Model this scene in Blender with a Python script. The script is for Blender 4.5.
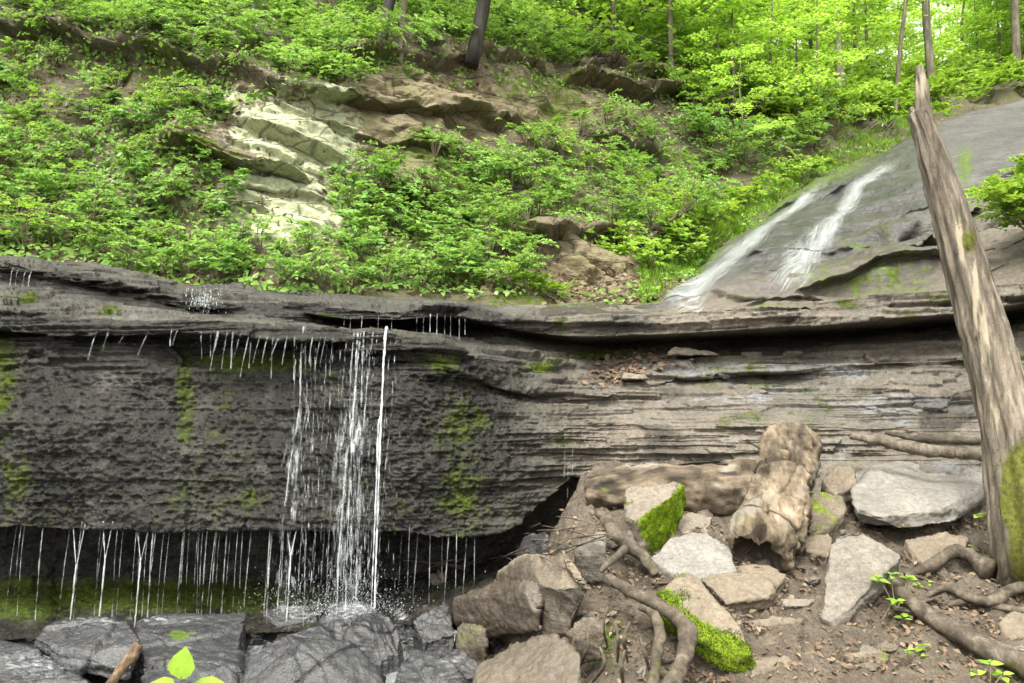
import bpy, bmesh, math, random
import numpy as np
from mathutils import Vector, Matrix

S = bpy.context.scene
for o in list(bpy.data.objects):
    bpy.data.objects.remove(o)
C = S.collection
R = math.radians
rng = np.random.default_rng(11)
random.seed(5)

# ------------------------------------------------------------------ camera
F = 774.0
HORIZON = 420.0
PITCH = math.atan((HORIZON - 341.5) / F)
CAMZ = 1.6
cam_d = bpy.data.cameras.new('camera')
cam = bpy.data.objects.new('camera', cam_d)
C.objects.link(cam)
cam.location = (0, 0, CAMZ)
cam.rotation_euler = (R(90) + PITCH, 0, 0)
cam_d.sensor_width = 36.0
cam_d.lens = 36.0 * F / 1024.0
cam_d.clip_start = 0.05
cam_d.clip_end = 1000
S.camera = cam

# ------------------------------------------------------------------ light
SUN_EL, SUN_AZ = R(58), R(200)          # azimuth measured clockwise from +Y
W = bpy.data.worlds.new('World')
S.world = W
W.use_nodes = True
nt = W.node_tree
bg = nt.nodes['Background']
sky = nt.nodes.new('ShaderNodeTexSky')
sky.sky_type = 'NISHITA'
sky.sun_disc = False
sky.sun_elevation = SUN_EL
sky.sun_rotation = SUN_AZ
sky.dust_density = 4.0
sky.air_density = 1.2
hs = nt.nodes.new('ShaderNodeHueSaturation')      # an overcast sky is nearly white
hs.inputs['Saturation'].default_value = 0.12
nt.links.new(sky.outputs[0], hs.inputs['Color'])
tint = nt.nodes.new('ShaderNodeMix')
tint.data_type = 'RGBA'; tint.blend_type = 'MULTIPLY'; tint.inputs[0].default_value = 1.0
tint.inputs[7].default_value = (1.0, 0.985, 0.90, 1)
nt.links.new(hs.outputs[0], tint.inputs[6])
nt.links.new(tint.outputs[2], bg.inputs['Color'])
bg.inputs['Strength'].default_value = 0.15
sd = bpy.data.lights.new('sun', 'SUN')
sd.energy = 1.5
sd.angle = R(22)
sd.color = (1.0, 0.96, 0.86)
sun = bpy.data.objects.new('sun', sd)
C.objects.link(sun)
sdir = Vector((math.sin(SUN_AZ) * math.cos(SUN_EL), math.cos(SUN_AZ) * math.cos(SUN_EL), math.sin(SUN_EL)))
sun.rotation_euler = sdir.to_track_quat('Z', 'Y').to_euler()
S.view_settings.view_transform = 'Standard'
S.view_settings.look = 'None'
S.view_settings.gamma = 1
S.view_settings.use_curve_mapping = False
S.view_settings.exposure = 1.95
S.render.engine = 'CYCLES'
S.cycles.max_bounces = 6
S.cycles.diffuse_bounces = 3
S.cycles.glossy_bounces = 2
S.cycles.transmission_bounces = 4
S.cycles.transparent_max_bounces = 10
S.cycles.use_denoising = True
S.cycles.caustics_reflective = False
S.cycles.caustics_refractive = False

# ------------------------------------------------------------------ helpers
CP, SP = math.cos(PITCH), math.sin(PITCH)

def P(x, y, Y):
    """world point seen at photo pixel (x, y) that stands at distance Y"""
    x, y, Y = np.asarray(x, float), np.asarray(y, float), np.asarray(Y, float)
    cx = (x - 512) / F
    cy = (341.5 - y) / F
    dx, dy, dz = cx, CP - cy * SP, SP + cy * CP
    t = Y / dy
    return np.stack(np.broadcast_arrays(dx * t, Y, CAMZ + dz * t), -1)

def proj(p):
    p = np.asarray(p, float)
    X, Y, Z = p[..., 0], p[..., 1], p[..., 2] - CAMZ
    f = Y * CP + Z * SP
    u = -Y * SP + Z * CP
    return 512 + F * X / f, 341.5 - F * u / f

def _hash(ix, iy, iz, seed):
    with np.errstate(over='ignore'):
        h = (ix.astype(np.uint32) * np.uint32(374761393) + iy.astype(np.uint32) * np.uint32(668265263)
             + iz.astype(np.uint32) * np.uint32(2147483647) + np.uint32((seed * 974634211 + 12345) % (2 ** 32)))
        h = (h ^ (h >> np.uint32(13))) * np.uint32(1274126177)
        h = (h ^ (h >> np.uint32(16))) * np.uint32(2246822519)
        h = h ^ (h >> np.uint32(15))
    return h.astype(np.float64) / 2147483648.0 - 1.0

def vnoise(p, seed=0):
    i = np.floor(p).astype(np.int64)
    f = p - i
    f = f * f * f * (f * (f * 6 - 15) + 10)
    x0, y0, z0 = i[..., 0], i[..., 1], i[..., 2]
    fx, fy, fz = f[..., 0], f[..., 1], f[..., 2]
    r = 0
    for dx in (0, 1):
        for dy in (0, 1):
            for dz in (0, 1):
                w = (fx if dx else 1 - fx) * (fy if dy else 1 - fy) * (fz if dz else 1 - fz)
                r = r + w * _hash(x0 + dx, y0 + dy, z0 + dz, seed)
    return r

def fbm(p, freq=1.0, octaves=4, seed=0, gain=0.5):
    p = np.asarray(p, float) * freq
    a, r = 1.0, 0.0
    for k in range(octaves):
        r = r + a * vnoise(p + 17.3 * k, seed + k)
        p = p * 2.03
        a *= gain
    return r

def n1(x, freq, seed, octaves=3):
    x = np.asarray(x, float)
    return fbm(np.stack([x, np.zeros_like(x) + 3.7, np.zeros_like(x)], -1), freq, octaves, seed)

def sstep(a, b, x):
    t = np.clip((x - a) / (b - a), 0, 1)
    return t * t * (3 - 2 * t)

def strata(p, th, seed, fx=1.2, warp=0.35):
    """stepped plates: every bed sticks out by its own amount and breaks off along its length"""
    w = fbm(p * np.array([1, 1, 0.4]), 0.9, 3, seed + 50) * warp
    k = p[..., 2] / th + w
    lay = np.floor(k)
    q = p[..., 0] * fx + p[..., 1] * fx * 0.6 + _hash(lay.astype(np.int64), lay.astype(np.int64) * 0, lay.astype(np.int64) * 0, seed) * 9
    q = q + fbm(p, 3.0, 2, seed + 9) * 0.5
    cell = np.floor(q)
    z = np.zeros_like(lay).astype(np.int64)
    return _hash(lay.astype(np.int64), cell.astype(np.int64), z, seed + 3)

def beds(p, th, seed, warp=0.3):
    """continuous beds, each standing out by its own amount, fading along their length"""
    k = p[..., 2] / th + warp * fbm(p, 0.5, 3, seed + 50)
    lay = np.floor(k).astype(np.int64)
    z = np.zeros_like(lay)
    f = k - lay
    h0, h1 = _hash(lay, z, z, seed), _hash(lay + 1, z, z, seed)
    return (h0 + (h1 - h0) * sstep(.8, 1, f)) * (0.7 + 0.6 * fbm(p, .8, 2, seed + 8))

def mesh_from(name, V, quads=None, tris=None, mats=(), attrs=None, midx=None, smooth=True):
    me = bpy.data.meshes.new(name)
    V = np.asarray(V, np.float32).reshape(-1, 3)
    nq = 0 if quads is None else len(quads)
    ntr = 0 if tris is None else len(tris)
    me.vertices.add(len(V))
    me.vertices.foreach_set('co', V.ravel())
    loops = []
    if nq: loops.append(np.asarray(quads, np.int32).ravel())
    if ntr: loops.append(np.asarray(tris, np.int32).ravel())
    L = np.concatenate(loops)
    me.loops.add(len(L))
    me.loops.foreach_set('vertex_index', L)
    me.polygons.add(nq + ntr)
    st = np.concatenate([np.arange(nq) * 4, nq * 4 + np.arange(ntr) * 3]).astype(np.int32)
    me.polygons.foreach_set('loop_start', st)
    me.polygons.foreach_set('use_smooth', np.full(nq + ntr, smooth))
    for m in mats: me.materials.append(m)
    if midx is not None: me.polygons.foreach_set('material_index', np.asarray(midx, np.int32))
    me.update(calc_edges=True)
    for k, a in (attrs or {}).items():
        at = me.attributes.new(k, 'FLOAT', 'POINT')
        at.data.foreach_set('value', np.asarray(a, np.float32).ravel())
    return me

def link(name, me, loc=(0, 0, 0), parent=None):
    o = bpy.data.objects.new(name, me)
    C.objects.link(o)
    o.location = loc
    if parent is not None: o.parent = parent
    return o

def tag(o, label=None, cat=None, group=None, kind=None):
    if label: o['label'] = label
    if cat: o['category'] = cat
    if group: o['group'] = group
    if kind: o['kind'] = kind
    return o

def empty(name, loc):
    o = bpy.data.objects.new(name, None)
    C.objects.link(o)
    o.location = loc
    return o

def grid_quads(nv, nu):
    i = np.arange(nv * nu).reshape(nv, nu)
    return np.stack([i[:-1, :-1], i[1:, :-1], i[1:, 1:], i[:-1, 1:]], -1).reshape(-1, 4)

def grid_normals(G):
    du = np.gradient(G, axis=1)
    dv = np.gradient(G, axis=0)
    n = np.cross(dv, du)
    n /= np.linalg.norm(n, axis=-1, keepdims=True) + 1e-9
    return n

def gauss1(a, s, axis):
    k = int(max(1, s * 3))
    x = np.arange(-k, k + 1)
    w = np.exp(-x * x / (2 * s * s)); w /= w.sum()
    pad = [(0, 0)] * a.ndim
    pad[axis] = (k, k)
    b = np.pad(a, pad, mode='edge')
    return np.apply_along_axis(lambda v: np.convolve(v, w, 'valid'), axis, b)

# ------------------------------------------------------------------ materials
class NB:
    def __init__(self, name):
        self.m = bpy.data.materials.new(name)
        self.m.use_nodes = True
        self.t = self.m.node_tree
        self.p = self.t.nodes['Principled BSDF']
        self.out = self.t.nodes['Material Output']
    def n(self, ty, _out=0, _props=None, **inp):
        nd = self.t.nodes.new(ty)
        for k, v in (_props or {}).items(): setattr(nd, k, v)
        for k, v in inp.items():
            k = k.replace('_', ' ') if k not in nd.inputs else k
            if k.isdigit(): k = int(k)
            self.set(nd.inputs[k], v)
        return nd.outputs[_out]
    def set(self, sock, v):
        if isinstance(v, bpy.types.NodeSocket): self.t.links.new(v, sock)
        else:
            if isinstance(v, tuple) and len(v) == 3 and sock.type == 'RGBA': v = (*v, 1)
            sock.default_value = v
    def coord(self, sc=(1, 1, 1), which='Object'):
        tc = self.t.nodes.new('ShaderNodeTexCoord')
        mp = self.t.nodes.new('ShaderNodeMapping')
        mp.inputs['Scale'].default_value = sc
        self.t.links.new(tc.outputs[which], mp.inputs['Vector'])
        return mp.outputs[0]
    def noise(self, scale, detail=6, rough=0.55, vec=None, dist=0.0):
        return self.n('ShaderNodeTexNoise', 0, None, Scale=scale, Detail=detail, Roughness=rough, Distortion=dist, Vector=vec or self.coord())
    def ramp(self, fac, stops):
        nd = self.t.nodes.new('ShaderNodeValToRGB')
        e = nd.color_ramp.elements
        while len(e) < len(stops): e.new(0.5)
        for i, (p, c) in enumerate(stops):
            e[i].position = p
            if not isinstance(c, tuple): c = (c, c, c)
            e[i].color = (*c, 1)
        self.t.links.new(fac, nd.inputs[0])
        return nd.outputs[0]
    def mix(self, fac, a, b, mode='MIX'):
        nd = self.t.nodes.new('ShaderNodeMix')
        nd.data_type = 'RGBA'
        nd.blend_type = mode
        self.set(nd.inputs[0], fac); self.set(nd.inputs[6], a); self.set(nd.inputs[7], b)
        return nd.outputs[2]
    def math(self, op, a, b=0.0, c=0.0, clamp=False):
        nd = self.t.nodes.new('ShaderNodeMath')
        nd.operation = op; nd.use_clamp = clamp
        self.set(nd.inputs[0], a); self.set(nd.inputs[1], b); self.set(nd.inputs[2], c)
        return nd.outputs[0]
    def attr(self, name):
        nd = self.t.nodes.new('ShaderNodeAttribute')
        nd.attribute_name = name
        return nd.outputs['Fac']
    def maprange(self, v, a, b, c=0.0, d=1.0):
        nd = self.t.nodes.new('ShaderNodeMapRange')
        nd.interpolation_type = 'SMOOTHSTEP'
        self.set(nd.inputs[0], v)
        for i, q in enumerate((a, b, c, d)): self.set(nd.inputs[i + 1], q)
        return nd.outputs[0]
    def bump(self, h, strength, dist, normal=None):
        nd = self.t.nodes.new('ShaderNodeBump')
        nd.inputs['Strength'].default_value = strength
        nd.inputs['Distance'].default_value = dist
        self.t.links.new(h, nd.inputs['Height'])
        if normal: self.t.links.new(normal, nd.inputs['Normal'])
        return nd.outputs[0]

def rock_material(name, c0, c1, c2, tan=(0.27, 0.22, 0.16), lichen=(0.36, 0.40, 0.25), moss=((0.035, 0.06, 0.008), (0.10, 0.16, 0.012)),
                  bump=0.6, rough=0.82, sc=1.0, strat=0.55, soil=(0.07, 0.055, 0.036), wetrough=0.25, wetdark=0.42, cracks=0.0, dim=1.0, spec=0.45):
    c0, c1, c2, tan, lichen, soil = [tuple(v * dim for v in q) for q in (c0, c1, c2, tan, lichen, soil)]
    b = NB(name)
    big = b.noise(1.6 * sc, 9, 0.62, dist=0.4)
    col = b.ramp(big, [(0.30, c0), (0.5, c1), (0.72, c2)])
    st = b.noise(3.2 * sc, 7, 0.6, b.coord((1.0, 1.0, 8.0)))
    col = b.mix(strat, col, b.ramp(st, [(0.32, 0.45), (0.5, 1.0), (0.7, 1.35)]), 'MULTIPLY')
    fine = b.noise(60 * sc, 5, 0.65)
    col = b.mix(0.55, col, b.ramp(fine, [(0.32, 0.5), (0.5, 1.0), (0.68, 1.4)]), 'MULTIPLY')
    mid = b.noise(9 * sc, 8, 0.66, dist=0.6)
    col = b.mix(b.math('MULTIPLY', b.attr('tan'), b.maprange(mid, 0.3, 0.6, 0.45, 1.0)), col,
                b.mix(0.5, tan, b.ramp(fine, [(0.3, tuple(0.5 * v for v in tan)), (0.7, tuple(1.35 * v for v in tan))])))
    li = b.maprange(b.math('ADD', b.attr('lichen'), b.math('MULTIPLY', b.math('SUBTRACT', mid, 0.5), 1.6)), 0.35, 0.65)
    col = b.mix(li, col, b.mix(0.6, lichen, b.ramp(fine, [(0.3, tuple(0.6 * v for v in lichen)), (0.7, tuple(1.25 * v for v in lichen))])))
    so = b.maprange(b.math('ADD', b.attr('soil'), b.math('MULTIPLY', b.math('SUBTRACT', mid, 0.5), 1.5)), 0.4, 0.6)
    col = b.mix(so, col, b.mix(mid, tuple(0.5 * v for v in soil), tuple(1.7 * v for v in soil)))
    m2 = b.noise(23 * sc, 6, 0.7, dist=0.3)
    col = b.mix(0.6, col, b.ramp(m2, [(0.3, 0.42), (0.5, 0.95), (0.7, 1.5)]), 'MULTIPLY')
    # cracks: joints filled with dirt
    vor = b.n('ShaderNodeTexVoronoi', 0, {'feature': 'DISTANCE_TO_EDGE'}, Scale=1.0, Vector=b.mix(0.12, b.coord((1.6 * sc, 1.6 * sc, 5.5 * sc)), b.n('ShaderNodeTexNoise', 1, None, Scale=3.0, Detail=6)))
    crack = b.maprange(vor, 0.0, 0.035)
    col = b.mix(b.math('MULTIPLY', b.math('MULTIPLY', b.math('SUBTRACT', 1.0, crack), b.math('SUBTRACT', 1.0, so)), cracks), col, (0.02, 0.018, 0.014))
    wet = b.math('MULTIPLY', b.attr('wet'), b.maprange(b.noise(4 * sc, 6, 0.6), 0.25, 0.55, 0.55, 1.0))
    col = b.mix(wet, col, b.mix(1.0, col, (wetdark, wetdark, wetdark * 1.05), 'MULTIPLY'))
    mfac = b.maprange(b.math('ADD', b.math('ADD', b.attr('moss'), b.math('MULTIPLY', b.math('SUBTRACT', mid, 0.5), 1.5)), b.math('MULTIPLY', b.math('SUBTRACT', m2, 0.5), 1.0)), 0.35, 0.85)
    mcol = b.mix(b.maprange(b.noise(26, 5, 0.7), 0.3, 0.7), moss[0], moss[1])
    col = b.mix(mfac, col, mcol)
    b.set(b.p.inputs['Base Color'], col)
    rg = b.mix(wet, (rough,) * 3, b.ramp(fine, [(0.3, wetrough * 0.7), (0.7, wetrough * 1.7)]))
    rg = b.mix(mfac, rg, (0.95,) * 3)
    b.set(b.p.inputs['Roughness'], rg)
    b.set(b.p.inputs['Specular IOR Level'], b.mix(mfac, b.mix(wet, (0.45,) * 3, (spec,) * 3), (0.1,) * 3))
    h = b.math('ADD', b.math('ADD', b.math('MULTIPLY', mid, 1.0), b.math('MULTIPLY', m2, 0.5)), b.math('MULTIPLY', st, 0.7))
    n = b.bump(h, bump, 0.03)
    n = b.bump(b.math('ADD', b.math('MULTIPLY', fine, 1.0), b.math('MULTIPLY', crack, 2.5 * cracks)), bump * 0.8, 0.008, n)
    b.set(b.p.inputs['Normal'], n)
    return b.m

def leaf_material(name, cols, trans=0.45, gloss=0.18):
    b = NB(name)
    v = b.attr('var')
    oi = b.t.nodes.new('ShaderNodeObjectInfo')
    v2 = b.math('ADD', b.math('MULTIPLY', v, 0.75), b.math('MULTIPLY', oi.outputs['Random'], 0.25))
    col = b.ramp(v2, [(i / (len(cols) - 1), c) for i, c in enumerate(cols)])
    col = b.mix(0.35, col, b.ramp(b.noise(38, 3, 0.6), [(0.3, 0.55), (0.7, 1.35)]), 'MULTIPLY')
    dif = b.n('ShaderNodeBsdfDiffuse', Color=col)
    tcol = b.mix(1.0, col, (1.3, 1.25, 0.7), 'MULTIPLY')
    tr = b.n('ShaderNodeBsdfTranslucent', Color=tcol)
    m1 = b.n('ShaderNodeMixShader', 0, None, **{'0': trans, '1': dif, '2': tr})
    gl = b.n('ShaderNodeBsdfGlossy', Color=(0.8, 0.9, 0.8), Roughness=0.6)
    fr = b.n('ShaderNodeFresnel', IOR=1.35)
    m2 = b.n('ShaderNodeMixShader', 0, None, **{'0': b.math('MULTIPLY', fr, gloss), '1': m1, '2': gl})
    b.t.links.new(m2, b.out.inputs['Surface'])
    return b.m

def bark_material(name, c0, c1, c2, sc=(14, 14, 2.2), bump=0.7, moss=((0.035, 0.04, 0.008), (0.10, 0.105, 0.015)), pale=(0.42, 0.36, 0.26)):
    b = NB(name)
    v = b.coord(sc, 'Object')
    g = b.n('ShaderNodeTexNoise', 0, None, Scale=1.0, Detail=8, Roughness=0.62, Distortion=0.5, Vector=v)
    col = b.ramp(g, [(0.33, c0), (0.5, c1), (0.68, c2)])
    blot = b.noise(3.5, 7, 0.6)
    gr = b.attr('grain')
    col = b.mix(0.9, col, b.ramp(b.math('ADD', gr, 0.5), [(0.1, 0.35), (0.5, 1.0), (0.9, 1.5)]), 'MULTIPLY')
    col = b.mix(0.6, col, b.ramp(blot, [(0.3, 0.55), (0.7, 1.4)]), 'MULTIPLY')
    fine = b.noise(90, 4, 0.6)
    col = b.mix(0.4, col, b.ramp(fine, [(0.3, 0.6), (0.7, 1.35)]), 'MULTIPLY')
    col = b.mix(b.maprange(b.math('ADD', b.attr('pale'), b.math('MULTIPLY', b.math('SUBTRACT', g, 0.5), 1.0)), 0.4, 0.65), col, b.mix(g, tuple(0.55 * q for q in pale), tuple(1.2 * q for q in pale)))
    col = b.mix(b.maprange(b.math('ADD', b.attr('dark'), b.math('MULTIPLY', b.math('SUBTRACT', blot, 0.5), 0.6)), 0.4, 0.6), col, (0.035, 0.026, 0.018))
    mf = b.maprange(b.math('ADD', b.attr('moss'), b.math('MULTIPLY', b.math('SUBTRACT', blot, 0.5), 1.4)), 0.38, 0.62)
    col = b.mix(mf, col, b.mix(b.maprange(b.noise(30, 5, 0.7), 0.3, 0.7), moss[0], moss[1]))
    b.set(b.p.inputs['Base Color'], col)
    b.set(b.p.inputs['Roughness'], 0.85)
    b.set(b.p.inputs['Specular IOR Level'], 0.25)
    n = b.bump(g, bump, 0.012)
    n = b.bump(b.math('ADD', fine, blot), bump * 0.6, 0.006, n)
    b.set(b.p.inputs['Normal'], n)
    return b.m

def falling_water(name, lo, hi, sc, base_alpha=0.0, cover=1.0, col=(0.86, 0.90, 0.94)):
    b = NB(name)
    b.set(b.p.inputs['Base Color'], col)
    b.set(b.p.inputs['Roughness'], 0.18)
    b.set(b.p.inputs['IOR'], 1.33)
    g = b.n('ShaderNodeTexNoise', 0, None, Scale=1.0, Detail=6, Roughness=0.65, Vector=b.coord(sc))
    a = b.maprange(b.math('ADD', g, b.math('MULTIPLY', b.math('SUBTRACT', b.attr('cover'), 0.5), 0.6)), lo, hi, base_alpha, cover)
    b.set(b.p.inputs['Alpha'], a)
    b.set(b.p.inputs['Normal'], b.bump(g, 0.5, 0.02))
    return b.m

M_LEDGE = rock_material('wet_sandstone', (0.060, 0.056, 0.047), (0.115, 0.107, 0.09), (0.21, 0.195, 0.17), tan=(0.25, 0.21, 0.165), bump=1.0, lichen=(0.235, 0.235, 0.235), wetrough=0.14, wetdark=0.23, cracks=0.1, dim=0.72, spec=0.22, moss=((0.018, 0.028, 0.006), (0.07, 0.095, 0.012)))
M_SLIDE = rock_material('slide_rock', (0.10, 0.098, 0.094), (0.165, 0.16, 0.15), (0.24, 0.23, 0.215), tan=(0.30, 0.25, 0.19), bump=0.7, wetrough=0.3, wetdark=0.55, dim=0.36)
M_HILL = rock_material('hillside_soil', (0.075, 0.058, 0.036), (0.125, 0.098, 0.062), (0.18, 0.145, 0.095), tan=(0.20, 0.17, 0.09), lichen=(0.42, 0.45, 0.28), bump=0.9, strat=0.5, moss=((0.03, 0.05, 0.008), (0.09, 0.14, 0.015)), dim=0.85, cracks=0.6, soil=(0.07, 0.062, 0.032))
M_DIRT = rock_material('dirt', (0.095, 0.072, 0.05), (0.17, 0.135, 0.10), (0.26, 0.215, 0.165), bump=1.0, sc=2.2, strat=0.3, rough=0.9, dim=0.60)
M_STONE = rock_material('grey_stone', (0.15, 0.135, 0.115), (0.235, 0.21, 0.18), (0.33, 0.30, 0.26), bump=0.45, strat=0.35, sc=1.6, moss=((0.06, 0.10, 0.006), (0.20, 0.30, 0.012)), dim=0.62)
M_PALE = rock_material('pale_stone', (0.20, 0.19, 0.17), (0.275, 0.26, 0.235), (0.35, 0.335, 0.31), bump=0.3, strat=0.25, sc=1.8, moss=((0.06, 0.10, 0.006), (0.20, 0.30, 0.012)), dim=0.60)
M_BROWN = rock_material('brown_stone', (0.09, 0.07, 0.05), (0.17, 0.135, 0.10), (0.27, 0.225, 0.17), bump=0.5, strat=0.4, sc=1.6, moss=((0.05, 0.08, 0.006), (0.15, 0.21, 0.015)), dim=0.66)
M_SLATE = rock_material('wet_slate', (0.07, 0.071, 0.073), (0.12, 0.122, 0.126), (0.20, 0.203, 0.207), bump=0.6, strat=0.3, sc=1.8, wetrough=0.16, wetdark=0.6, tan=(0.17, 0.13, 0.09), dim=0.40, spec=0.85)
M_WOOD = bark_material('weathered_wood', (0.05, 0.041, 0.031), (0.12, 0.10, 0.077), (0.205, 0.178, 0.142), sc=(26, 26, 3.0), bump=1.0, pale=(0.30, 0.26, 0.19))
M_LOG = bark_material('rotten_log', (0.055, 0.04, 0.027), (0.125, 0.098, 0.068), (0.215, 0.178, 0.128), sc=(20, 4, 9), bump=0.9, pale=(0.165, 0.148, 0.122))
M_BARKLOG = bark_material('bark_log', (0.035, 0.027, 0.019), (0.075, 0.058, 0.041), (0.135, 0.107, 0.078), sc=(3, 12, 12), bump=0.9, pale=(0.20, 0.18, 0.145))
M_ROOT = bark_material('root_bark', (0.032, 0.026, 0.019), (0.07, 0.057, 0.043), (0.135, 0.112, 0.087), sc=(18, 18, 18), bump=0.6)
M_STICK = bark_material('split_wood', (0.05, 0.034, 0.022), (0.12, 0.08, 0.05), (0.20, 0.145, 0.09), sc=(40, 40, 6), bump=0.6)
M_TRUNK = bark_material('tree_bark', (0.06, 0.052, 0.038), (0.12, 0.105, 0.078), (0.19, 0.17, 0.13), sc=(10, 10, 1.6), bump=0.9)
M_DARKTRUNK = bark_material('dark_bark', (0.012, 0.011, 0.010), (0.024, 0.021, 0.018), (0.05, 0.044, 0.037), sc=(10, 10, 1.6), bump=0.9)
M_LEAF = leaf_material('shrub_leaf', [(0.11, 0.215, 0.04), (0.165, 0.30, 0.06), (0.22, 0.375, 0.085), (0.30, 0.46, 0.125)], 0.45)
M_LEAF2 = leaf_material('bright_leaf', [(0.14, 0.26, 0.025), (0.19, 0.33, 0.035), (0.25, 0.40, 0.05), (0.33, 0.48, 0.075)], 0.45)
M_TREE = leaf_material('tree_leaf', [(0.25, 0.45, 0.06), (0.32, 0.53, 0.085), (0.39, 0.60, 0.12), (0.47, 0.67, 0.17)], 0.55)
M_LITTER = leaf_material('dead_leaf', [(0.07, 0.046, 0.03), (0.12, 0.083, 0.055), (0.175, 0.128, 0.09), (0.25, 0.19, 0.14)], 0.1, 0.2)
M_MOSS = leaf_material('moss_tuft', [(0.025, 0.038, 0.006), (0.06, 0.09, 0.007), (0.10, 0.15, 0.009), (0.15, 0.205, 0.013)], 0.3, 0.1)
M_GRASS = leaf_material('grass_blade', [(0.06, 0.13, 0.012), (0.11, 0.22, 0.014), (0.16, 0.28, 0.02), (0.20, 0.31, 0.03)], 0.35, 0.2)
M_STEM = NB('plant_stem'); M_STEM.set(M_STEM.p.inputs['Base Color'], (0.10, 0.085, 0.045)); M_STEM.set(M_STEM.p.inputs['Roughness'], 0.7); M_STEM = M_STEM.m
M_FALL = falling_water('falling_water', 0.44, 0.74, (50, 50, 7), 0.0, 0.48, (0.48, 0.51, 0.53))
M_JET = falling_water('jet_water', 0.36, 0.68, (60, 60, 7), 0.05, 0.72, (0.56, 0.60, 0.62))
def flow_water(name, lo, hi, su, sv, amax=0.85):
    b = NB(name)
    b.set(b.p.inputs['Base Color'], (0.46, 0.49, 0.51)); b.set(b.p.inputs['Roughness'], 0.25)
    cx = b.n('ShaderNodeCombineXYZ', 0, None, X=b.math('MULTIPLY', b.attr('across'), su), Y=b.math('MULTIPLY', b.attr('along'), sv), Z=0.0)
    g = b.n('ShaderNodeTexNoise', 0, None, Scale=1.0, Detail=7, Roughness=0.7, Distortion=0.4, Vector=cx)
    a = b.maprange(b.math('ADD', g, b.math('MULTIPLY', b.math('SUBTRACT', b.attr('cover'), 0.5), 0.5)), lo, hi, 0.0, amax)
    b.set(b.p.inputs['Alpha'], a); b.set(b.p.inputs['Normal'], b.bump(g, 0.6, 0.03))
    return b.m
M_CASC = flow_water('cascade_water', 0.46, 0.98, 30.0, 1.8, 0.8)
M_FOAM = falling_water('foam', 0.45, 0.75, (30, 30, 30), 0.0, 0.85)
b = NB('creek_water')
b.set(b.p.inputs['Base Color'], (0.75, 0.82, 0.85)); b.set(b.p.inputs['Roughness'], 0.06); b.set(b.p.inputs['IOR'], 1.33)
b.set(b.p.inputs['Transmission Weight'], 0.85)
b.set(b.p.inputs['Normal'], b.bump(b.noise(14, 5, 0.6, dist=1.0), 0.6, 0.03))
M_WATER = b.m

# ------------------------------------------------------------------ ground
def G(X, Y, rough=True):
    X, Y = np.asarray(X, float), np.asarray(Y, float)
    zr = np.interp(Y, [-200, -5, 0, 2, 3.4, 5.6, 6.2, 8, 200], [0.1, 0, 0, .2, .43, 1.29, 1.36, 1.2, 1.2])
    zl = np.interp(Y, [-200, -5, 0, 3, 5, 6, 8, 200], [-.05, -.05, -.05, .06, .18, .24, .26, .26])
    xc = np.interp(Y, [0, 3.0, 3.6, 4.2, 4.7, 5.2, 6], [0.35, 0.30, 0.22, 0.12, 0.10, 0.18, 0.45])
    t = sstep(-0.36, 0.36, X - xc)
    z = zl + (zr - zl) * t
    if rough:
        p = np.stack(np.broadcast_arrays(X, Y, np.zeros_like(X)), -1)
        z = z + 0.045 * fbm(p, 1.7, 3, 91) + 0.020 * fbm(p, 7.0, 3, 92) * (0.4 + t)
    return z

def on_ground(x, y, h=0.0):
    Ys = np.linspace(1.2, 6.6, 700)
    p = P(x, y, Ys)
    d = p[:, 2] - (G(p[:, 0], p[:, 1], False) + h)
    i = np.where(d <= 0)[0]
    k = i[0] if len(i) else len(Ys) - 1
    return p[k]

def graded(lo, hi, step, far, growth=1.25):
    a = list(np.arange(lo, hi, step))
    s, v = step, hi
    up = []
    while v < far:
        up.append(v); s *= growth; v += s
    s, v = step, lo
    dn = []
    while v > -far:
        s *= growth; v -= s; dn.append(v)
    return np.array(dn[::-1] + a + up)

gx = graded(-4.2, 4.6, 0.013, 400)
gy = graded(2.2, 6.2, 0.013, 400)
GX, GY = np.meshgrid(gx, gy)
GZ = G(GX, GY)
near = (np.abs(GX) < 5) & (GY > 1.5) & (GY < 6.3)
pp = np.stack([GX, GY, GZ], -1)
extra = np.zeros_like(GZ)
q = pp[near]
lump = np.maximum(0, fbm(q, 11, 3, 33)) ** 1.3
extra[near] = 0.030 * lump + 0.012 * fbm(q, 30, 2, 34) + 0.018 * strata(np.stack([q[:, 0], q[:, 1], q[:, 2] + q[:, 1] * 0.5], -1), 0.09, 71, 5)
GZ = GZ + extra
V = np.stack([GX, GY, GZ], -1)
sx, sy = proj(np.stack([GX, np.maximum(GY, 0.5), GZ], -1))
mossg = np.exp(-(((sx - 605) / 30) ** 2 + ((sy - 640) / 40) ** 2)) * 0.7 + np.exp(-(((sx - 880) / 40) ** 2 + ((sy - 657) / 10) ** 2)) * 0.55
wetg = sstep(0.35, -0.25, GX - 0.1)
me = mesh_from('ground', V, grid_quads(*GX.shape), mats=[M_DIRT], attrs={'moss': mossg, 'wet': wetg, 'soil': 0.25 * np.ones_like(GX)})
tag(link('ground', me), kind='structure')

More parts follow.
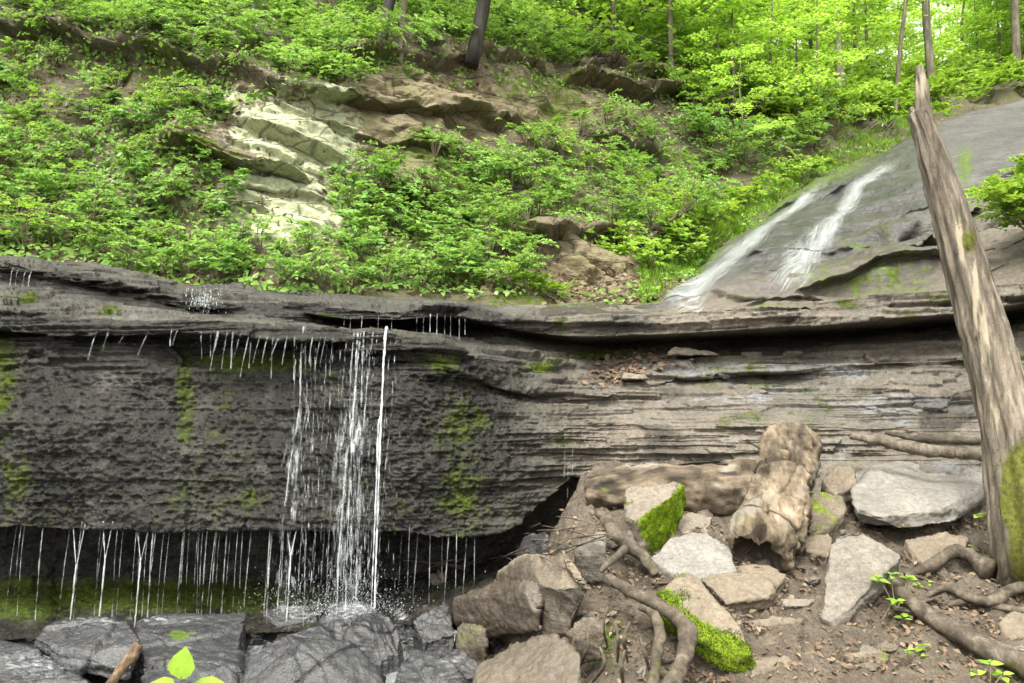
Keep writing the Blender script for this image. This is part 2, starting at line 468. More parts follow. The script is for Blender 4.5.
# ------------------------------------------------------------------ rock ledge
LK = [-420, -120, 0, 100, 200, 300, 345, 400, 450, 485, 510, 560, 600, 680, 815, 950, 1024, 1250, 1450]
LT = {
 -420: [(225,6.7),(240,6.2),(246,6.18),(250,6.35),(262,6.3),(290,5.6),(318,5.5),(325,5.65),(335,5.6),(430,5.4),(525,5.3),(517,6.1),(582,6.2),(640,5.0)],
 -120: [(246,6.6),(255,6.15),(261,6.13),(265,6.3),(276,6.25),(300,5.5),(326,5.4),(332,5.55),(340,5.47),(430,5.25),(527,5.18),(519,5.98),(584,6.05),(640,4.9)],
 0: [(254,6.6),(262,6.1),(269,6.08),(272,6.16),(282,6.04),(304,5.45),(328,5.35),(334,5.5),(342,5.42),(430,5.22),(528,5.15),(520,5.95),(585,6.0),(640,4.9)],
 100: [(264,6.6),(280,6.1),(288,6.08),(290,6.14),(298,6.0),(323,5.35),(337,5.3),(340,5.5),(352,5.42),(430,5.2),(530,5.12),(521,5.95),(585,6.0),(640,4.9)],
 200: [(285,6.6),(304,6.0),(311,5.98),(313,6.04),(318,5.85),(322,5.3),(334,5.25),(341,5.6),(368,5.45),(440,5.22),(531,5.1),(522,5.95),(585,6.0),(640,4.85)],
 300: [(291,6.6),(305,6.0),(311,5.98),(314,6.07),(320,5.92),(326,5.3),(340,5.22),(347,5.6),(370,5.42),(450,5.2),(531,5.1),(522,5.95),(582,6.0),(635,4.85)],
 345: [(296,6.6),(308,5.95),(318,5.92),(322,6.35),(331,6.3),(333,5.25),(345,5.2),(348,5.35),(365,5.32),(450,5.18),(532,5.08),(523,5.95),(580,6.0),(630,4.85)],
 400: [(301,6.6),(309,5.9),(320,5.88),(325,6.4),(334,6.35),(337,5.2),(346,5.17),(348,5.24),(370,5.24),(450,5.15),(533,5.05),(524,5.9),(575,5.95),(625,4.85)],
 450: [(303,6.7),(308,5.95),(317,5.93),(322,6.4),(340,6.3),(347,5.25),(366,5.2),(374,5.3),(395,5.28),(460,5.15),(535,5.05),(526,5.85),(570,5.9),(620,4.8)],
 485: [(305,6.8),(313,6.05),(322,6.03),(326,6.35),(345,6.15),(355,5.5),(380,5.4),(386,5.46),(405,5.38),(465,5.2),(535,5.1),(528,5.8),(560,5.85),(610,4.8)],
 510: [(306,6.9),(320,6.15),(330,6.15),(333,6.25),(345,6.15),(362,5.75),(390,5.6),(395,5.62),(420,5.45),(470,5.25),(528,5.2),(522,5.75),(545,5.8),(600,4.9)],
 560: [(306,7.0),(318,6.25),(335,6.22),(342,6.6),(352,6.5),(370,6.0),(396,5.8),(401,5.82),(420,5.65),(450,5.42),(486,5.4),(484,5.85),(505,5.85),(580,5.0)],
 600: [(306,7.0),(316,6.2),(336,6.18),(344,6.9),(354,6.8),(385,6.2),(397,6.05),(401,6.06),(420,5.88),(445,5.7),(468,5.58),(471,5.62),(480,5.6),(560,5.2)],
 680: [(309,6.5),(312,6.1),(333,6.08),(343,6.95),(350,6.85),(362,6.3),(378,6.2),(381,6.22),(400,6.05),(430,5.75),(462,5.55),(465,5.56),(475,5.5),(550,5.2)],
 815: [(301,6.3),(304,5.9),(325,5.88),(336,6.8),(343,6.7),(352,6.15),(370,6.05),(373,6.07),(395,5.9),(425,5.6),(455,5.4),(458,5.41),(468,5.35),(550,5.0)],
 950: [(291,6.1),(294,5.7),(315,5.68),(327,6.6),(333,6.5),(340,5.95),(360,5.85),(363,5.87),(385,5.7),(420,5.4),(450,5.2),(453,5.21),(465,5.15),(550,4.9)],
 1024: [(281,6.0),(284,5.6),(303,5.58),(318,6.5),(325,6.4),(332,5.8),(353,5.7),(356,5.72),(380,5.55),(415,5.25),(450,5.05),(453,5.06),(465,5.0),(550,4.8)],
 1250: [(255,5.7),(258,5.3),(280,5.28),(297,6.2),(305,6.1),(312,5.5),(335,5.4),(338,5.42),(365,5.25),(405,4.95),(450,4.75),(453,4.76),(465,4.7),(550,4.5)],
 1450: [(235,5.4),(238,5.0),(262,4.98),(282,5.9),(290,5.8),(298,5.2),(322,5.1),(325,5.12),(355,4.95),(400,4.65),(450,4.45),(453,4.46),(465,4.4),(550,4.2)],
}
lx = np.concatenate([np.arange(-420, -40, 6), np.arange(-40, 1064, 1.35), np.arange(1064, 1451, 6)])
ky = np.array([[c[0] for c in LT[k]] for k in LK])
kY = np.array([[c[1] for c in LT[k]] for k in LK])
rows = []
jy = [2, 2, 1.5, 1, 2, 3, 4, 2, 5, 5, 3.0, 1, 3, 2]
jY = [.1, .13, .05, .10, .10, .10, .05, .08, .04, .05, .05, .10, .1, .1]
for r in range(14):
    y = gauss1(np.interp(lx, LK, ky[:, r])[None], 9, 1)[0]
    Yv = gauss1(np.interp(lx, LK, kY[:, r])[None], 9, 1)[0]
    s = r if r not in (2, 6) else r - 1                  # a lip's top and bottom move together
    y = y + jy[r] * n1(lx, 0.018, 200 + s, 4) * (0.8 if r != 11 else 0)
    Yv = Yv + jY[r] * n1(lx, 0.013, 300 + s, 4)
    rows.append((y, Yv))
# bed that runs back under the hillside
rows.insert(0, (rows[0][0] + 14, rows[0][1] + 0.9))
segs = [6, 44, 14, 14, 12, 34, 18, 12, 22, 64, 76, 22, 34, 44]
gy_, gY_ = [], []
for i, n in enumerate(segs):
    for t in np.arange(n) / n:
        gy_.append(rows[i][0] * (1 - t) + rows[i + 1][0] * t)
        gY_.append(rows[i][1] * (1 - t) + rows[i + 1][1] * t)
gy_, gY_ = np.array(gy_), np.array(gY_)
seg_id = np.repeat(np.arange(len(segs)), segs)[:, None] * np.ones((1, len(lx)))
LP = P(np.broadcast_to(lx, gy_.shape), gy_, gY_)
LX = np.broadcast_to(lx, gy_.shape)
nrm = grid_normals(LP)
if (nrm[..., 1] > 0).mean() > 0.5: nrm = -nrm
nrm = gauss1(gauss1(nrm, 3, 0), 3, 1)
nrm /= np.linalg.norm(nrm, axis=-1, keepdims=True)
wallm = sstep(455, 500, 1000 - LX + 0) * 0 + (sstep(560, 470, LX) * sstep(360, 380, gy_))          # pebbly dark wall on the left
inrec = ((seg_id == 3) | (seg_id == 4) | (seg_id >= 11)).astype(float)
topz = ((seg_id <= 1) | (seg_id == 5)).astype(float)
amp = (1 - 0.9 * wallm) * (1 - 0.6 * inrec) * (1 + 0.5 * topz)
D = amp * (0.050 * strata(LP, 0.085, 1, 0.9) + 0.030 * strata(LP, 0.035, 2, 1.6) + 0.014 * strata(LP, 0.017, 3, 2.6))
D += 0.05 * fbm(LP, 1.3, 3, 7) * (1 - 0.3 * inrec)
rid = 1 - np.abs(fbm(LP * np.array([1, 1, 1.5]), 9.0, 3, 8))
D += wallm * (0.006 * (rid - 0.5) + 0.010 * fbm(LP * np.array([.7, 1, 1.4]), 24, 3, 12) + 0.011 * (1 - 2 * np.abs(fbm(LP * np.array([.8, 1, 1.2]), 34, 2, 17))) + 0.035 * fbm(LP * np.array([.6, 1, 1.8]), 2.2, 3, 13) + .012 * strata(LP, .06, 18, .5))
D += (0.008 + .006 * wallm) * fbm(LP, 34, 2, 14) + 0.5 * topz * 0.012 * strata(LP, 0.022, 15, 2.0)
hd = nrm * np.array([1, 1, 0.35])
LP2 = LP + hd * D[..., None]
px_, py_ = LX, gy_
def blobs(lst, px, py):
    m = np.zeros_like(px, float)
    for cx, cy, rx, ry, s in lst:
        m = np.maximum(m, s * np.exp(-(((px - cx) / rx) ** 2 + ((py - cy) / ry) ** 2)))
    return m
moss = blobs([(186, 395, 13, 80, .75), (2, 380, 26, 70, .75), (255, 362, 80, 14, .9), (110, 312, 16, 5, .9), (20, 296, 28, 6, .8), (328, 316, 14, 4, .7),
              (462, 495, 34, 55, .68), (455, 430, 34, 60, .6), (440, 362, 30, 12, .8), (545, 365, 22, 7, .9), (600, 358, 55, 8, .8), (480, 420, 20, 30, .6),
              (150, 597, 210, 20, 1.1), (20, 600, 50, 30, .95), (480, 500, 60, 70, .45), (560, 445, 20, 25, .6), (350, 470, 40, 80, .35), (90, 470, 90, 60, .32),
              (810, 420, 20, 22, .6), (755, 418, 25, 12, .55), (845, 305, 22, 7, .7), (720, 370, 25, 5, .7), (560, 325, 10, 20, .7), (250, 497, 40, 25, .5), (20, 480, 25, 40, .7), (190, 500, 60, 40, .45), (225, 395, 16, 40, .5), (110, 345, 40, 10, .5)], px_, py_)
moss = np.maximum(moss, wallm * .38 * sstep(-.4, .5, fbm(LP, 2.0, 3, 66)))
moss = np.maximum(moss, sstep(560, 700, px_) * 0.55 * sstep(0.1, 0.6, fbm(LP, 3.1, 3, 61)))
wet = (1 - .55 * ((seg_id <= 1) | (seg_id == 5))) * sstep(580, 470, px_ + 40 * n1(py_.ravel(), 0.03, 5).reshape(py_.shape) * 0) * 0.95 + 0.15
wet = np.maximum(wet, sstep(0.15, 0.5, fbm(LP, 1.6, 3, 62)) * sstep(380, 400, py_) * 0.8)
tan = sstep(470, 640, px_) * (0.55 + 0.5 * fbm(LP, 2.2, 3, 63))
tan = np.where(py_ > 430, np.maximum(tan, sstep(500, 620, px_) * 0.8), tan)
grey = sstep(560, 640, px_) * sstep(340, 365, py_) * sstep(0.0, 0.45, fbm(LP * np.array([.7, .7, 5]), 1.5, 4, 64)) * 0.55
soil = blobs([(610, 380, 60, 16, .6), (560, 400, 40, 40, .35), (640, 440, 60, 25, .45)], px_, py_)
me = mesh_from('rock_ledge', LP2, grid_quads(*gy_.shape)[:, ::-1], mats=[M_LEDGE],
               attrs={'moss': moss, 'wet': wet, 'tan': np.clip(tan, 0, 1), 'lichen': grey, 'soil': soil})
tag(link('rock_ledge', me), kind='structure')

# ------------------------------------------------------------------ slide rock (the upper cascade's slope)
SK = [540, 600, 665, 700, 760, 830, 905, 960, 1024, 1180, 1450]
st_top = [(310, 6.6), (309, 6.8), (306, 7.1), (266, 8.3), (214, 10.0), (170, 12.0), (141, 13.4), (119, 14.2), (99, 15.0), (60, 16.0), (0, 17.0)]
sx_ = np.concatenate([np.arange(540, 1070, 1.7), np.arange(1070, 1451, 6)])
ty = gauss1(np.interp(sx_, SK, [a for a, _ in st_top])[None], 6, 1)[0]
tY = gauss1(np.interp(sx_, SK, [b_ for _, b_ in st_top])[None], 6, 1)[0]
by = np.interp(lx, lx, rows[2][0]); bY = rows[2][1]
by = np.interp(sx_, lx, by) - 1.0
bY = np.interp(sx_, lx, bY) + 0.03
ts = np.linspace(0, 1, 210) ** 1.1
sy = by[None] * (1 - ts[:, None]) + ty[None] * ts[:, None]
# depth runs as on a plane: 1/Y is linear in the picture
sY = 1 / ((1 / bY)[None] * (1 - ts[:, None]) + (1 / tY)[None] * ts[:, None])
SX = np.broadcast_to(sx_, sy.shape)
SPt = P(SX, sy, sY)
back = []
for k in range(1, 8):
    b_ = SPt[-1].copy(); b_[:, 1] += 0.35 * k; b_[:, 2] += 0.03 * k - 0.02 * k * k; back.append(b_)
SPt = np.concatenate([SPt, np.array(back)], 0)
SX2 = np.broadcast_to(sx_, SPt.shape[:2])
sy2 = np.concatenate([sy, np.repeat(sy[-1:], 7, 0)], 0)
nrm = grid_normals(SPt)
if nrm[..., 2].mean() < 0: nrm = -nrm
nrm = gauss1(gauss1(nrm, 3, 0), 3, 1)
low = sstep(0.62, 0.15, np.concatenate([ts, np.ones(7)]))[:, None]
right = sstep(800, 900, SX2) * sstep(150, 240, sy2)
SB = SPt.copy(); SB[..., 2] -= SPt[..., 0] * .12
Ds = (0.22 + 1.0 * np.maximum(low, right)) * (0.06 * beds(SB, 0.13, 21) + 0.035 * beds(SB, 0.05, 22) + .015 * beds(SB, .02, 28)) + 0.08 * fbm(SPt, 0.7, 3, 23) + 0.015 * fbm(SPt, 9, 3, 24)
Ds += 0.10 * low * (right + 0.3) * beds(SB, 0.22, 25)
def slot(line, s_, h, soft=0.8):
    lxs, lys = zip(*line)
    yl = np.interp(SX2, lxs, lys) + 5 * n1(sx_, 0.016, int(lxs[0]) % 97, 2)[None]
    d = yl - sy2
    return sstep(lxs[0] - 5, lxs[0] + 25, SX2) * sstep(lxs[-1] + 5, lxs[-1] - 25, SX2) * .85 * s_ * np.exp(-np.maximum(d, 0) / h) * sstep(-soft, soft, d)
Dl = slot([(785, 292), (850, 283), (920, 268), (975, 258)], .22, 10) + slot([(862, 262), (910, 249), (960, 224), (1015, 200)], .22, 14) + slot([(718, 270), (775, 260)], .13, 8)
Dl += slot([(890, 222), (950, 200)], .12, 8) + slot([(960, 250), (1000, 240), (1060, 228)], .2, 12) + slot([(690, 298), (760, 292), (840, 296)], .10, 6) + slot([(985, 180), (1040, 160)], .12, 8)
rs = np.random.default_rng(4)
for k in range(22):
    x0, y0 = rs.uniform(690, 1040), rs.uniform(140, 300)
    w_ = rs.uniform(25, 80); sl_ = rs.uniform(-.32, -.12)
    Dl += slot([(x0 - w_, y0 - sl_ * w_), (x0, y0 + rs.uniform(-2, 2)), (x0 + w_, y0 + sl_ * w_)], rs.uniform(.03, .09) * (1 if x0 > 800 or y0 > 240 else .5), rs.uniform(4, 9))
SL = SPt + nrm * Ds[..., None] + (1.15 * Dl)[..., None] * np.array([0, -1, .12])
mossS = blobs([(965, 165, 12, 30, .7), (850, 245, 30, 8, .6), (820, 285, 50, 7, .55), (900, 255, 30, 10, .45), (760, 300, 60, 5, .5)], SX2, sy2)
edge = np.exp(-((np.concatenate([ts, np.ones(7)])[:, None] - 1) / 0.10) ** 2) * sstep(900, 800, SX2)
mossS = np.maximum(mossS, 0.62 * np.exp(-((np.concatenate([ts, np.ones(7)])[:, None] - 1) / 0.16) ** 2) * sstep(930, 840, SX2))
mossS = np.maximum(mossS, .5 * sstep(.1, .6, fbm(SPt, .9, 3, 27)) * np.maximum(low, right))
mossS = np.maximum(mossS, sstep(640, 600, SX2) * 0.3)
wetS = sstep(0.9, 0.5, np.abs((SX2 - 830) / 150 + (sy2 - 215) / 130 * 0)) * sstep(310, 270, sy2)
tanS = np.clip(sstep(300, 280, -sy2 + 590) + low * 0.8 + 0.4 * fbm(SPt, 1.1, 3, 26), 0, 1) * np.maximum(low, right)
soilS = sstep(700, 620, SX2) * 0.7
me = mesh_from('rock_slope', SL, grid_quads(*SX2.shape), mats=[M_SLIDE], attrs={'moss': mossS, 'wet': wetS, 'tan': tanS, 'soil': soilS, 'lichen': np.zeros_like(tanS)})
tag(link('rock_slope', me), kind='structure')
SLn = nrm

# ------------------------------------------------------------------ hillside with its cliffs
HK = [-520, -120, 0, 200, 300, 345, 450, 560, 640, 700, 760, 850, 950, 1100, 1500]
HT = {
 -520: [(330,6.4),(250,6.5),(225,6.9),(190,7.5),(150,8.1),(110,8.7),(70,9.3),(30,9.9),(-10,10.5),(-80,11.8),(-200,14),(-400,19)],
 -120: [(325,6.5),(256,6.5),(228,6.9),(190,7.5),(150,8.1),(110,8.7),(70,9.3),(30,9.8),(-10,10.4),(-80,11.6),(-200,13.8),(-400,19)],
 0: [(320,6.6),(262,6.6),(230,7.0),(190,7.6),(150,8.2),(110,8.8),(70,9.3),(30,9.7),(-10,10.4),(-80,11.5),(-200,13.8),(-400,19)],
 200: [(330,6.6),(288,6.7),(250,7.2),(205,7.8),(165,8.15),(125,8.4),(85,8.7),(40,9.2),(0,10),(-80,11.5),(-200,14),(-400,19)],
 300: [(340,6.7),(293,6.8),(250,7.7),(205,8.1),(165,8.25),(130,8.38),(95,8.5),(50,9.3),(0,10.5),(-80,12),(-200,14.5),(-400,20)],
 345: [(340,6.8),(298,6.9),(255,7.8),(210,8.5),(170,8.8),(135,9.0),(100,9.2),(60,9.6),(0,11.5),(-80,13),(-200,16),(-400,22)],
 450: [(345,6.8),(303,7.0),(260,7.9),(220,8.9),(180,9.7),(150,10),(115,10.3),(70,10.7),(0,12.8),(-60,15),(-110,18),(-130,35)],
 560: [(345,7),(306,7.1),(288,8.0),(250,8.3),(215,9.3),(175,10.4),(130,11.5),(85,12.2),(30,14),(0,17),(-20,22),(-25,40)],
 640: [(345,7),(306,7.2),(282,8.2),(245,8.8),(205,10),(165,11.2),(120,12.4),(80,13.2),(45,15),(35,18),(30,24),(28,42)],
 700: [(345,7.2),(302,7.4),(268,8.6),(232,9.5),(200,10.3),(160,11.8),(125,13),(95,14),(60,16.5),(55,19),(50,26),(48,44)],
 760: [(330,8.2),(270,8.7),(219,10.1),(197,11),(172,12),(147,13.2),(122,14.5),(100,16),(84,18.5),(72,24),(66,34),(63,52)],
 850: [(300,9.7),(225,11.2),(172,12.6),(158,13.5),(143,14.3),(128,15.5),(112,17),(98,19),(86,22),(77,28),(73,38),(70,55)],
 950: [(280,11.4),(190,13.2),(131,14.5),(122,15.5),(115,16.5),(108,18),(100,20),(92,23),(86,27),(80,34),(77,45),(75,70)],
 1100: [(260,12.5),(150,14.3),(86,15.8),(80,17),(76,18.5),(72,20),(69,22),(67,25),(66,30),(65,38),(64,50),(63,75)],
 1500: [(200,13.5),(80,15.5),(-5,17.2),(-15,18),(-22,19),(-28,20),(-32,22),(-36,25),(-40,30),(-44,38),(-48,50),(-55,75)],
}
hx = np.concatenate([np.arange(-520, -60, 8), np.arange(-60, 1090, 2.0), np.arange(1090, 1501, 8)])
ky = np.array([[c[0] for c in HT[k]] for k in HK], float)
kY = np.array([[c[1] for c in HT[k]] for k in HK])
hrow = [(gauss1(np.interp(hx, HK, ky[:, r])[None], 12, 1)[0], gauss1(np.interp(hx, HK, kY[:, r])[None], 12, 1)[0]) for r in range(12)]
hs_ = [16, 30, 38, 38, 38, 38, 38, 44, 40, 18, 12]
hy, hY = [], []
for i, n in enumerate(hs_):
    for t in np.arange(n) / n:
        hy.append(hrow[i][0] * (1 - t) + hrow[i + 1][0] * t)
        hY.append(hrow[i][1] * (1 - t) + hrow[i + 1][1] * t)
hy, hY = gauss1(np.array(hy), 4, 0), gauss1(np.array(hY), 4, 0)
HX = np.broadcast_to(hx, hy.shape)
def overhang(line, s, h, soft=2.0):
    """the bed above a line juts out over the bed below it"""
    lxs, lys = zip(*line)
    yl = np.interp(HX, lxs, lys) + 6 * n1(hx, 0.02, int(lxs[0]) % 97, 2)[None]
    endf = sstep(lxs[0] - 10, lxs[0] + 20, HX) * sstep(lxs[-1] + 10, lxs[-1] - 25, HX)
    d = yl - hy                                        # positive above the line
    return endf * s * np.where(d > 0, np.exp(-np.maximum(d, 0) / h), 0) * sstep(-soft, soft, d)
out = overhang([(-60, 30), (0, 33), (70, 46), (130, 50), (200, 62), (290, 95), (350, 100)], 0.34, 18)
out += overhang([(160, 150), (200, 155), (250, 172), (305, 181)], 0.5, 12)
out += overhang([(335, 100), (375, 108), (430, 122), (520, 137)], 0.30, 30)
out += overhang([(330, 130), (350, 140), (400, 158), (455, 168)], 0.20, 30)
out += overhang([(225, 92), (260, 98), (300, 120), (345, 140)], 0.16, 14) + overhang([(235, 120), (290, 140), (345, 165)], .12, 12) + overhang([(235, 190), (290, 196), (340, 208)], .12, 10) + overhang([(200, 205), (260, 214), (340, 232)], .10, 16)
out += overhang([(330, 70), (400, 62), (480, 68), (560, 75)], 0.32, 16)
out += overhang([(560, 90), (620, 96), (690, 103)], 0.5, 12) + overhang([(570, 76), (640, 78), (700, 84)], .5, 8)
out += overhang([(590, 148), (640, 152), (660, 152)], 0.4, 14) + overhang([(345, 200), (400, 207), (450, 210)], 0.4, 14)
out += overhang([(500, 250), (560, 246), (640, 240), (690, 225)], 0.35, 12)
out += overhang([(800, 112), (850, 128), (905, 138)], 0.5, 8) + overhang([(690, 125), (760, 128), (800, 135)], 0.4, 10)
HP = P(HX, hy, hY)
nrm = grid_normals(HP)
if nrm[..., 2].mean() < 0: nrm = -nrm
nrm = gauss1(gauss1(nrm, 5, 0), 5, 1)
lich = blobs([(285, 150, 72, 60, 1.1), (295, 218, 55, 30, 1.1), (240, 205, 36, 34, .8), (320, 130, 26, 45, 1.0), (225, 95, 40, 16, .6), (150, 160, 30, 20, .3), (255, 5, 14, 10, .9)], HX, hy)
lich *= np.clip(1.1 - np.exp(-(((HX - 235) / 70) ** 2 + ((hy - 150 - (HX - 200) * .2) / 16) ** 2)) * 0.8, 0, 1)
tanc = blobs([(400, 100, 60, 34, 1.0), (470, 115, 60, 40, 1.0), (550, 110, 60, 28, .9), (390, 155, 60, 24, 1.0), (590, 268, 70, 22, 1.0), (345, 230, 16, 60, .8), (600, 105, 50, 10, .5), (20, 75, 30, 14, .6)], HX, hy)
rock = np.clip(np.maximum(lich, tanc), 0, 1)
HD = HP.copy(); HD[..., 2] += HP[..., 0] * .38
Dh = rock * (0.10 * strata(HD, 0.20, 41, 0.35, .2) + 0.07 * strata(HD, 0.075, 42, 0.6, .25) + .03 * strata(HD, .035, 48, 1.2, .2)) + (1 - rock) * 0.10 * fbm(HP, 1.6, 4, 43) + 0.12 * fbm(HP, 0.6, 3, 44)
Dh += 0.02 * fbm(HP, 8, 3, 45)
Dh *= np.clip(hY / 8, 1, 4)
outdir = nrm * np.array([1, 1, 0.25])
outdir /= np.linalg.norm(outdir, axis=-1, keepdims=True) + 1e-9
H2 = HP + nrm * Dh[..., None] + outdir * out[..., None]
mossH = blobs([(205, 150, 30, 12, .9), (235, 160, 25, 10, .9), (520, 125, 40, 14, .55), (740, 200, 60, 26, .7), (690, 250, 50, 20, .8), (800, 175, 60, 14, .9), (10, 75, 20, 18, .6), (360, 150, 20, 30, .4), (800, 125, 60, 18, .5), (350, 300, 400, 8, .5)], HX, hy)
mossH = np.maximum(mossH, 0.62 * sstep(-.1, .6, fbm(HP, 1.4, 4, 46)))
soilH = (1 - np.clip(rock * 1.6, 0, 1)) * 0.75
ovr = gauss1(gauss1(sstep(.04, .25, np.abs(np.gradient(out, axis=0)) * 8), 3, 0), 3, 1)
H2 = gauss1(H2, 1.2, 1)
HD2 = H2.copy(); HD2[..., 2] += H2[..., 0] * .3
sh = ovr * (0.16 * strata(HD2, 0.17, 51, 0.5, .2) + 0.08 * strata(HD2, 0.06, 52, 1.0, .2) + 0.06 * fbm(H2, 3.0, 3, 53)) + 0.03 * fbm(H2, 5, 3, 54)
H2 = H2 + sh[..., None] * np.array([0, -1, 0.15])
tanc = np.maximum(tanc, ovr * .55)
darkb = ovr * .5  # darker band along the overhang faces, carried by the wet mask
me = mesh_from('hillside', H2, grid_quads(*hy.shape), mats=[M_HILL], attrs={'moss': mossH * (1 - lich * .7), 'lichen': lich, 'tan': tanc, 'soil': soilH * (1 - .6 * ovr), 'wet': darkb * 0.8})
tag(link('hillside', me), kind='structure')
Hn = grid_normals(H2)
if Hn[..., 2].mean() < 0: Hn = -Hn

def on_sheet(x, y, xs, ys, Pt, N=None):
    i = int(np.clip(np.searchsorted(xs, x), 0, len(xs) - 1))
    j = int(np.argmin(np.abs(ys[:, i] - y)))
    return (Pt[j, i], N[j, i]) if N is not None else Pt[j, i]
def on_hill(x, y): return on_sheet(x, y, hx, hy, H2, Hn)

# ------------------------------------------------------------------ shape builders
def smooth_path(pts, rad, n):
    pts, rad = np.asarray(pts, float), np.asarray(rad, float)
    m = len(pts)
    t = np.linspace(0, m - 1, n)
    i = np.clip(t.astype(int), 0, m - 2)
    f = (t - i)[:, None]
    p0, p1, p2, p3 = pts[np.maximum(i - 1, 0)], pts[i], pts[i + 1], pts[np.minimum(i + 2, m - 1)]
    q = 0.5 * ((2 * p1) + (p2 - p0) * f + (2 * p0 - 5 * p1 + 4 * p2 - p3) * f ** 2 + (3 * p1 - p0 - 3 * p2 + p3) * f ** 3)
    return q, np.interp(t, np.arange(m), rad)

def tube(pts, rad, n=24, k=8, disp=None, cap=True, flat=1.0):
    """lofted tube; disp(T, A, P) gives a factor on the radius"""
    c, r = smooth_path(pts, rad, n)
    tan_ = np.gradient(c, axis=0)
    tan_ /= np.linalg.norm(tan_, axis=1, keepdims=True) + 1e-9
    a = np.array([0, 0, 1.0]) if abs(tan_[0][2]) < 0.8 else np.array([0, -1.0, 0])
    u = np.zeros_like(c); w = np.zeros_like(c)
    for i in range(n):
        x = a - tan_[i] * np.dot(a, tan_[i]); x /= np.linalg.norm(x) + 1e-9
        u[i] = x; w[i] = np.cross(tan_[i], x); a = x
    th = np.arange(k) / k * 2 * np.pi
    A = np.broadcast_to(th, (n, k)); T = np.broadcast_to(np.linspace(0, 1, n)[:, None], (n, k))
    dirv = u[:, None] * np.cos(A)[..., None] + w[:, None] * np.sin(A)[..., None] * flat
    base = c[:, None] + dirv * r[:, None, None]
    if disp is not None:
        base = c[:, None] + dirv * (r[:, None] * disp(T, A, base))[..., None]
    V = base.reshape(-1, 3)
    i = np.arange(n * k).reshape(n, k)
    j = np.roll(i, -1, 1)
    Q = np.stack([i[:-1], i[1:], j[1:], j[:-1]], -1).reshape(-1, 4)
    Tt = np.zeros((0, 3), int)
    if cap:
        V = np.concatenate([V, c[:1], c[-1:]])
        s, e = n * k, n * k + 1
        Tt = np.concatenate([np.stack([i[0], j[0], np.full(k, s)], -1), np.stack([j[-1], i[-1], np.full(k, e)], -1)])
    return V, Q, Tt

def join(parts):
    Vs, Qs, Ts, o = [], [], [], 0
    for V, Q, T in parts:
        Vs.append(V)
        if Q is not None and len(Q): Qs.append(np.asarray(Q) + o)
        if T is not None and len(T): Ts.append(np.asarray(T) + o)
        o += len(V)
    return np.concatenate(Vs), (np.concatenate(Qs) if Qs else None), (np.concatenate(Ts) if Ts else None)

def grain(n, k, fu, fv, seed, amp=0.5, cap=2):
    T, A = np.meshgrid(np.linspace(0, 1, n), np.arange(k) / k * 2 * np.pi, indexing='ij')
    g = amp * fbm(np.stack([np.cos(A) * fu, np.sin(A) * fu, T * fv], -1), 1.0, 4, seed).ravel()
    return np.concatenate([g, np.zeros(cap)])

def thing_mesh(name, V, Q, T, mats, label=None, cat=None, group=None, attrs=None, kind=None, base=None, parent=None, midx=None):
    V = np.asarray(V)
    if base is None:
        lo = V[:, 2].min()
        base = np.array([V[:, 0].mean(), V[:, 1].mean(), lo])
    if parent is not None: base = np.array(parent.location)
    o = link(name, mesh_from(name, V - base, Q, T, mats, attrs, midx), (0, 0, 0) if parent is not None else tuple(base), parent)
    return tag(o, label, cat, group, kind)

def leaf_cloud(p, d, n, L, Wd, fold=0.18, shape=4):
    """one folded blade per row"""
    p, d, n = map(np.asarray, (p, d, n))
    L = np.broadcast_to(np.asarray(L, float), (len(p),))[:, None]
    Wd = np.broadcast_to(np.asarray(Wd, float), (len(p),))[:, None]
    d = d / (np.linalg.norm(d, axis=1, keepdims=True) + 1e-9)
    w = np.cross(d, n); w /= np.linalg.norm(w, axis=1, keepdims=True) + 1e-9
    n = np.cross(w, d)
    if shape == 4:
        v = np.stack([p, p + d * L * .42 + w * Wd * .5 + n * Wd * fold, p + d * L, p + d * L * .42 - w * Wd * .5 + n * Wd * fold], 1)
        k = np.arange(len(p))[:, None] * 4
        T = np.concatenate([k + np.array([[0, 1, 2]]), k + np.array([[0, 2, 3]])], 1).reshape(-1, 3)
        return v.reshape(-1, 3), T, 4
    s = [(0, 0), (.18, .36), (.42, .5), (.7, .34), (1, 0), (.7, -.34), (.42, -.5), (.18, -.36), (.25, 0), (.5, 0), (.75, 0)]
    v = np.stack([p + d * L * a + w * Wd * b_ + n * (Wd * fold * 2 * abs(b_) - L * 0.16 * a * a) for a, b_ in s], 1)
    k = np.arange(len(p))[:, None] * 11
    tri = [(0, 1, 8), (1, 2, 9), (1, 9, 8), (2, 3, 10), (2, 10, 9), (3, 4, 10), (4, 5, 10), (5, 6, 9), (5, 9, 10), (6, 7, 8), (6, 8, 9), (7, 0, 8)]
    T = np.concatenate([k + np.array([t]) for t in tri], 1).reshape(-1, 3)
    return v.reshape(-1, 3), T, 11

def unit(v):
    v = np.asarray(v, float)
    return v / (np.linalg.norm(v, axis=-1, keepdims=True) + 1e-9)

RAW = {}
def plant_mesh(name, stems, leafp, leafd, leafn, L, Wd, mat, shape=4, rg=rng, stem_mat=None):
    V, T, k = leaf_cloud(leafp, leafd, leafn, L, Wd, shape=shape)
    parts = [(V, None, T)] + stems
    Vj, Qj, Tj = join(parts)
    nq = 0 if Qj is None else len(Qj)
    var = np.concatenate([np.repeat(rg.random(len(leafp)), k), np.zeros(len(Vj) - len(V))])
    mi = np.zeros(nq + len(Tj), int); mi[:nq] = 1; mi[nq + len(T):] = 1
    me = mesh_from(name, Vj, Qj, Tj, [mat, stem_mat or M_STEM], {'var': var}, mi)
    RAW[me.name] = (V, T, np.repeat(rg.random(len(leafp)), k))
    return me

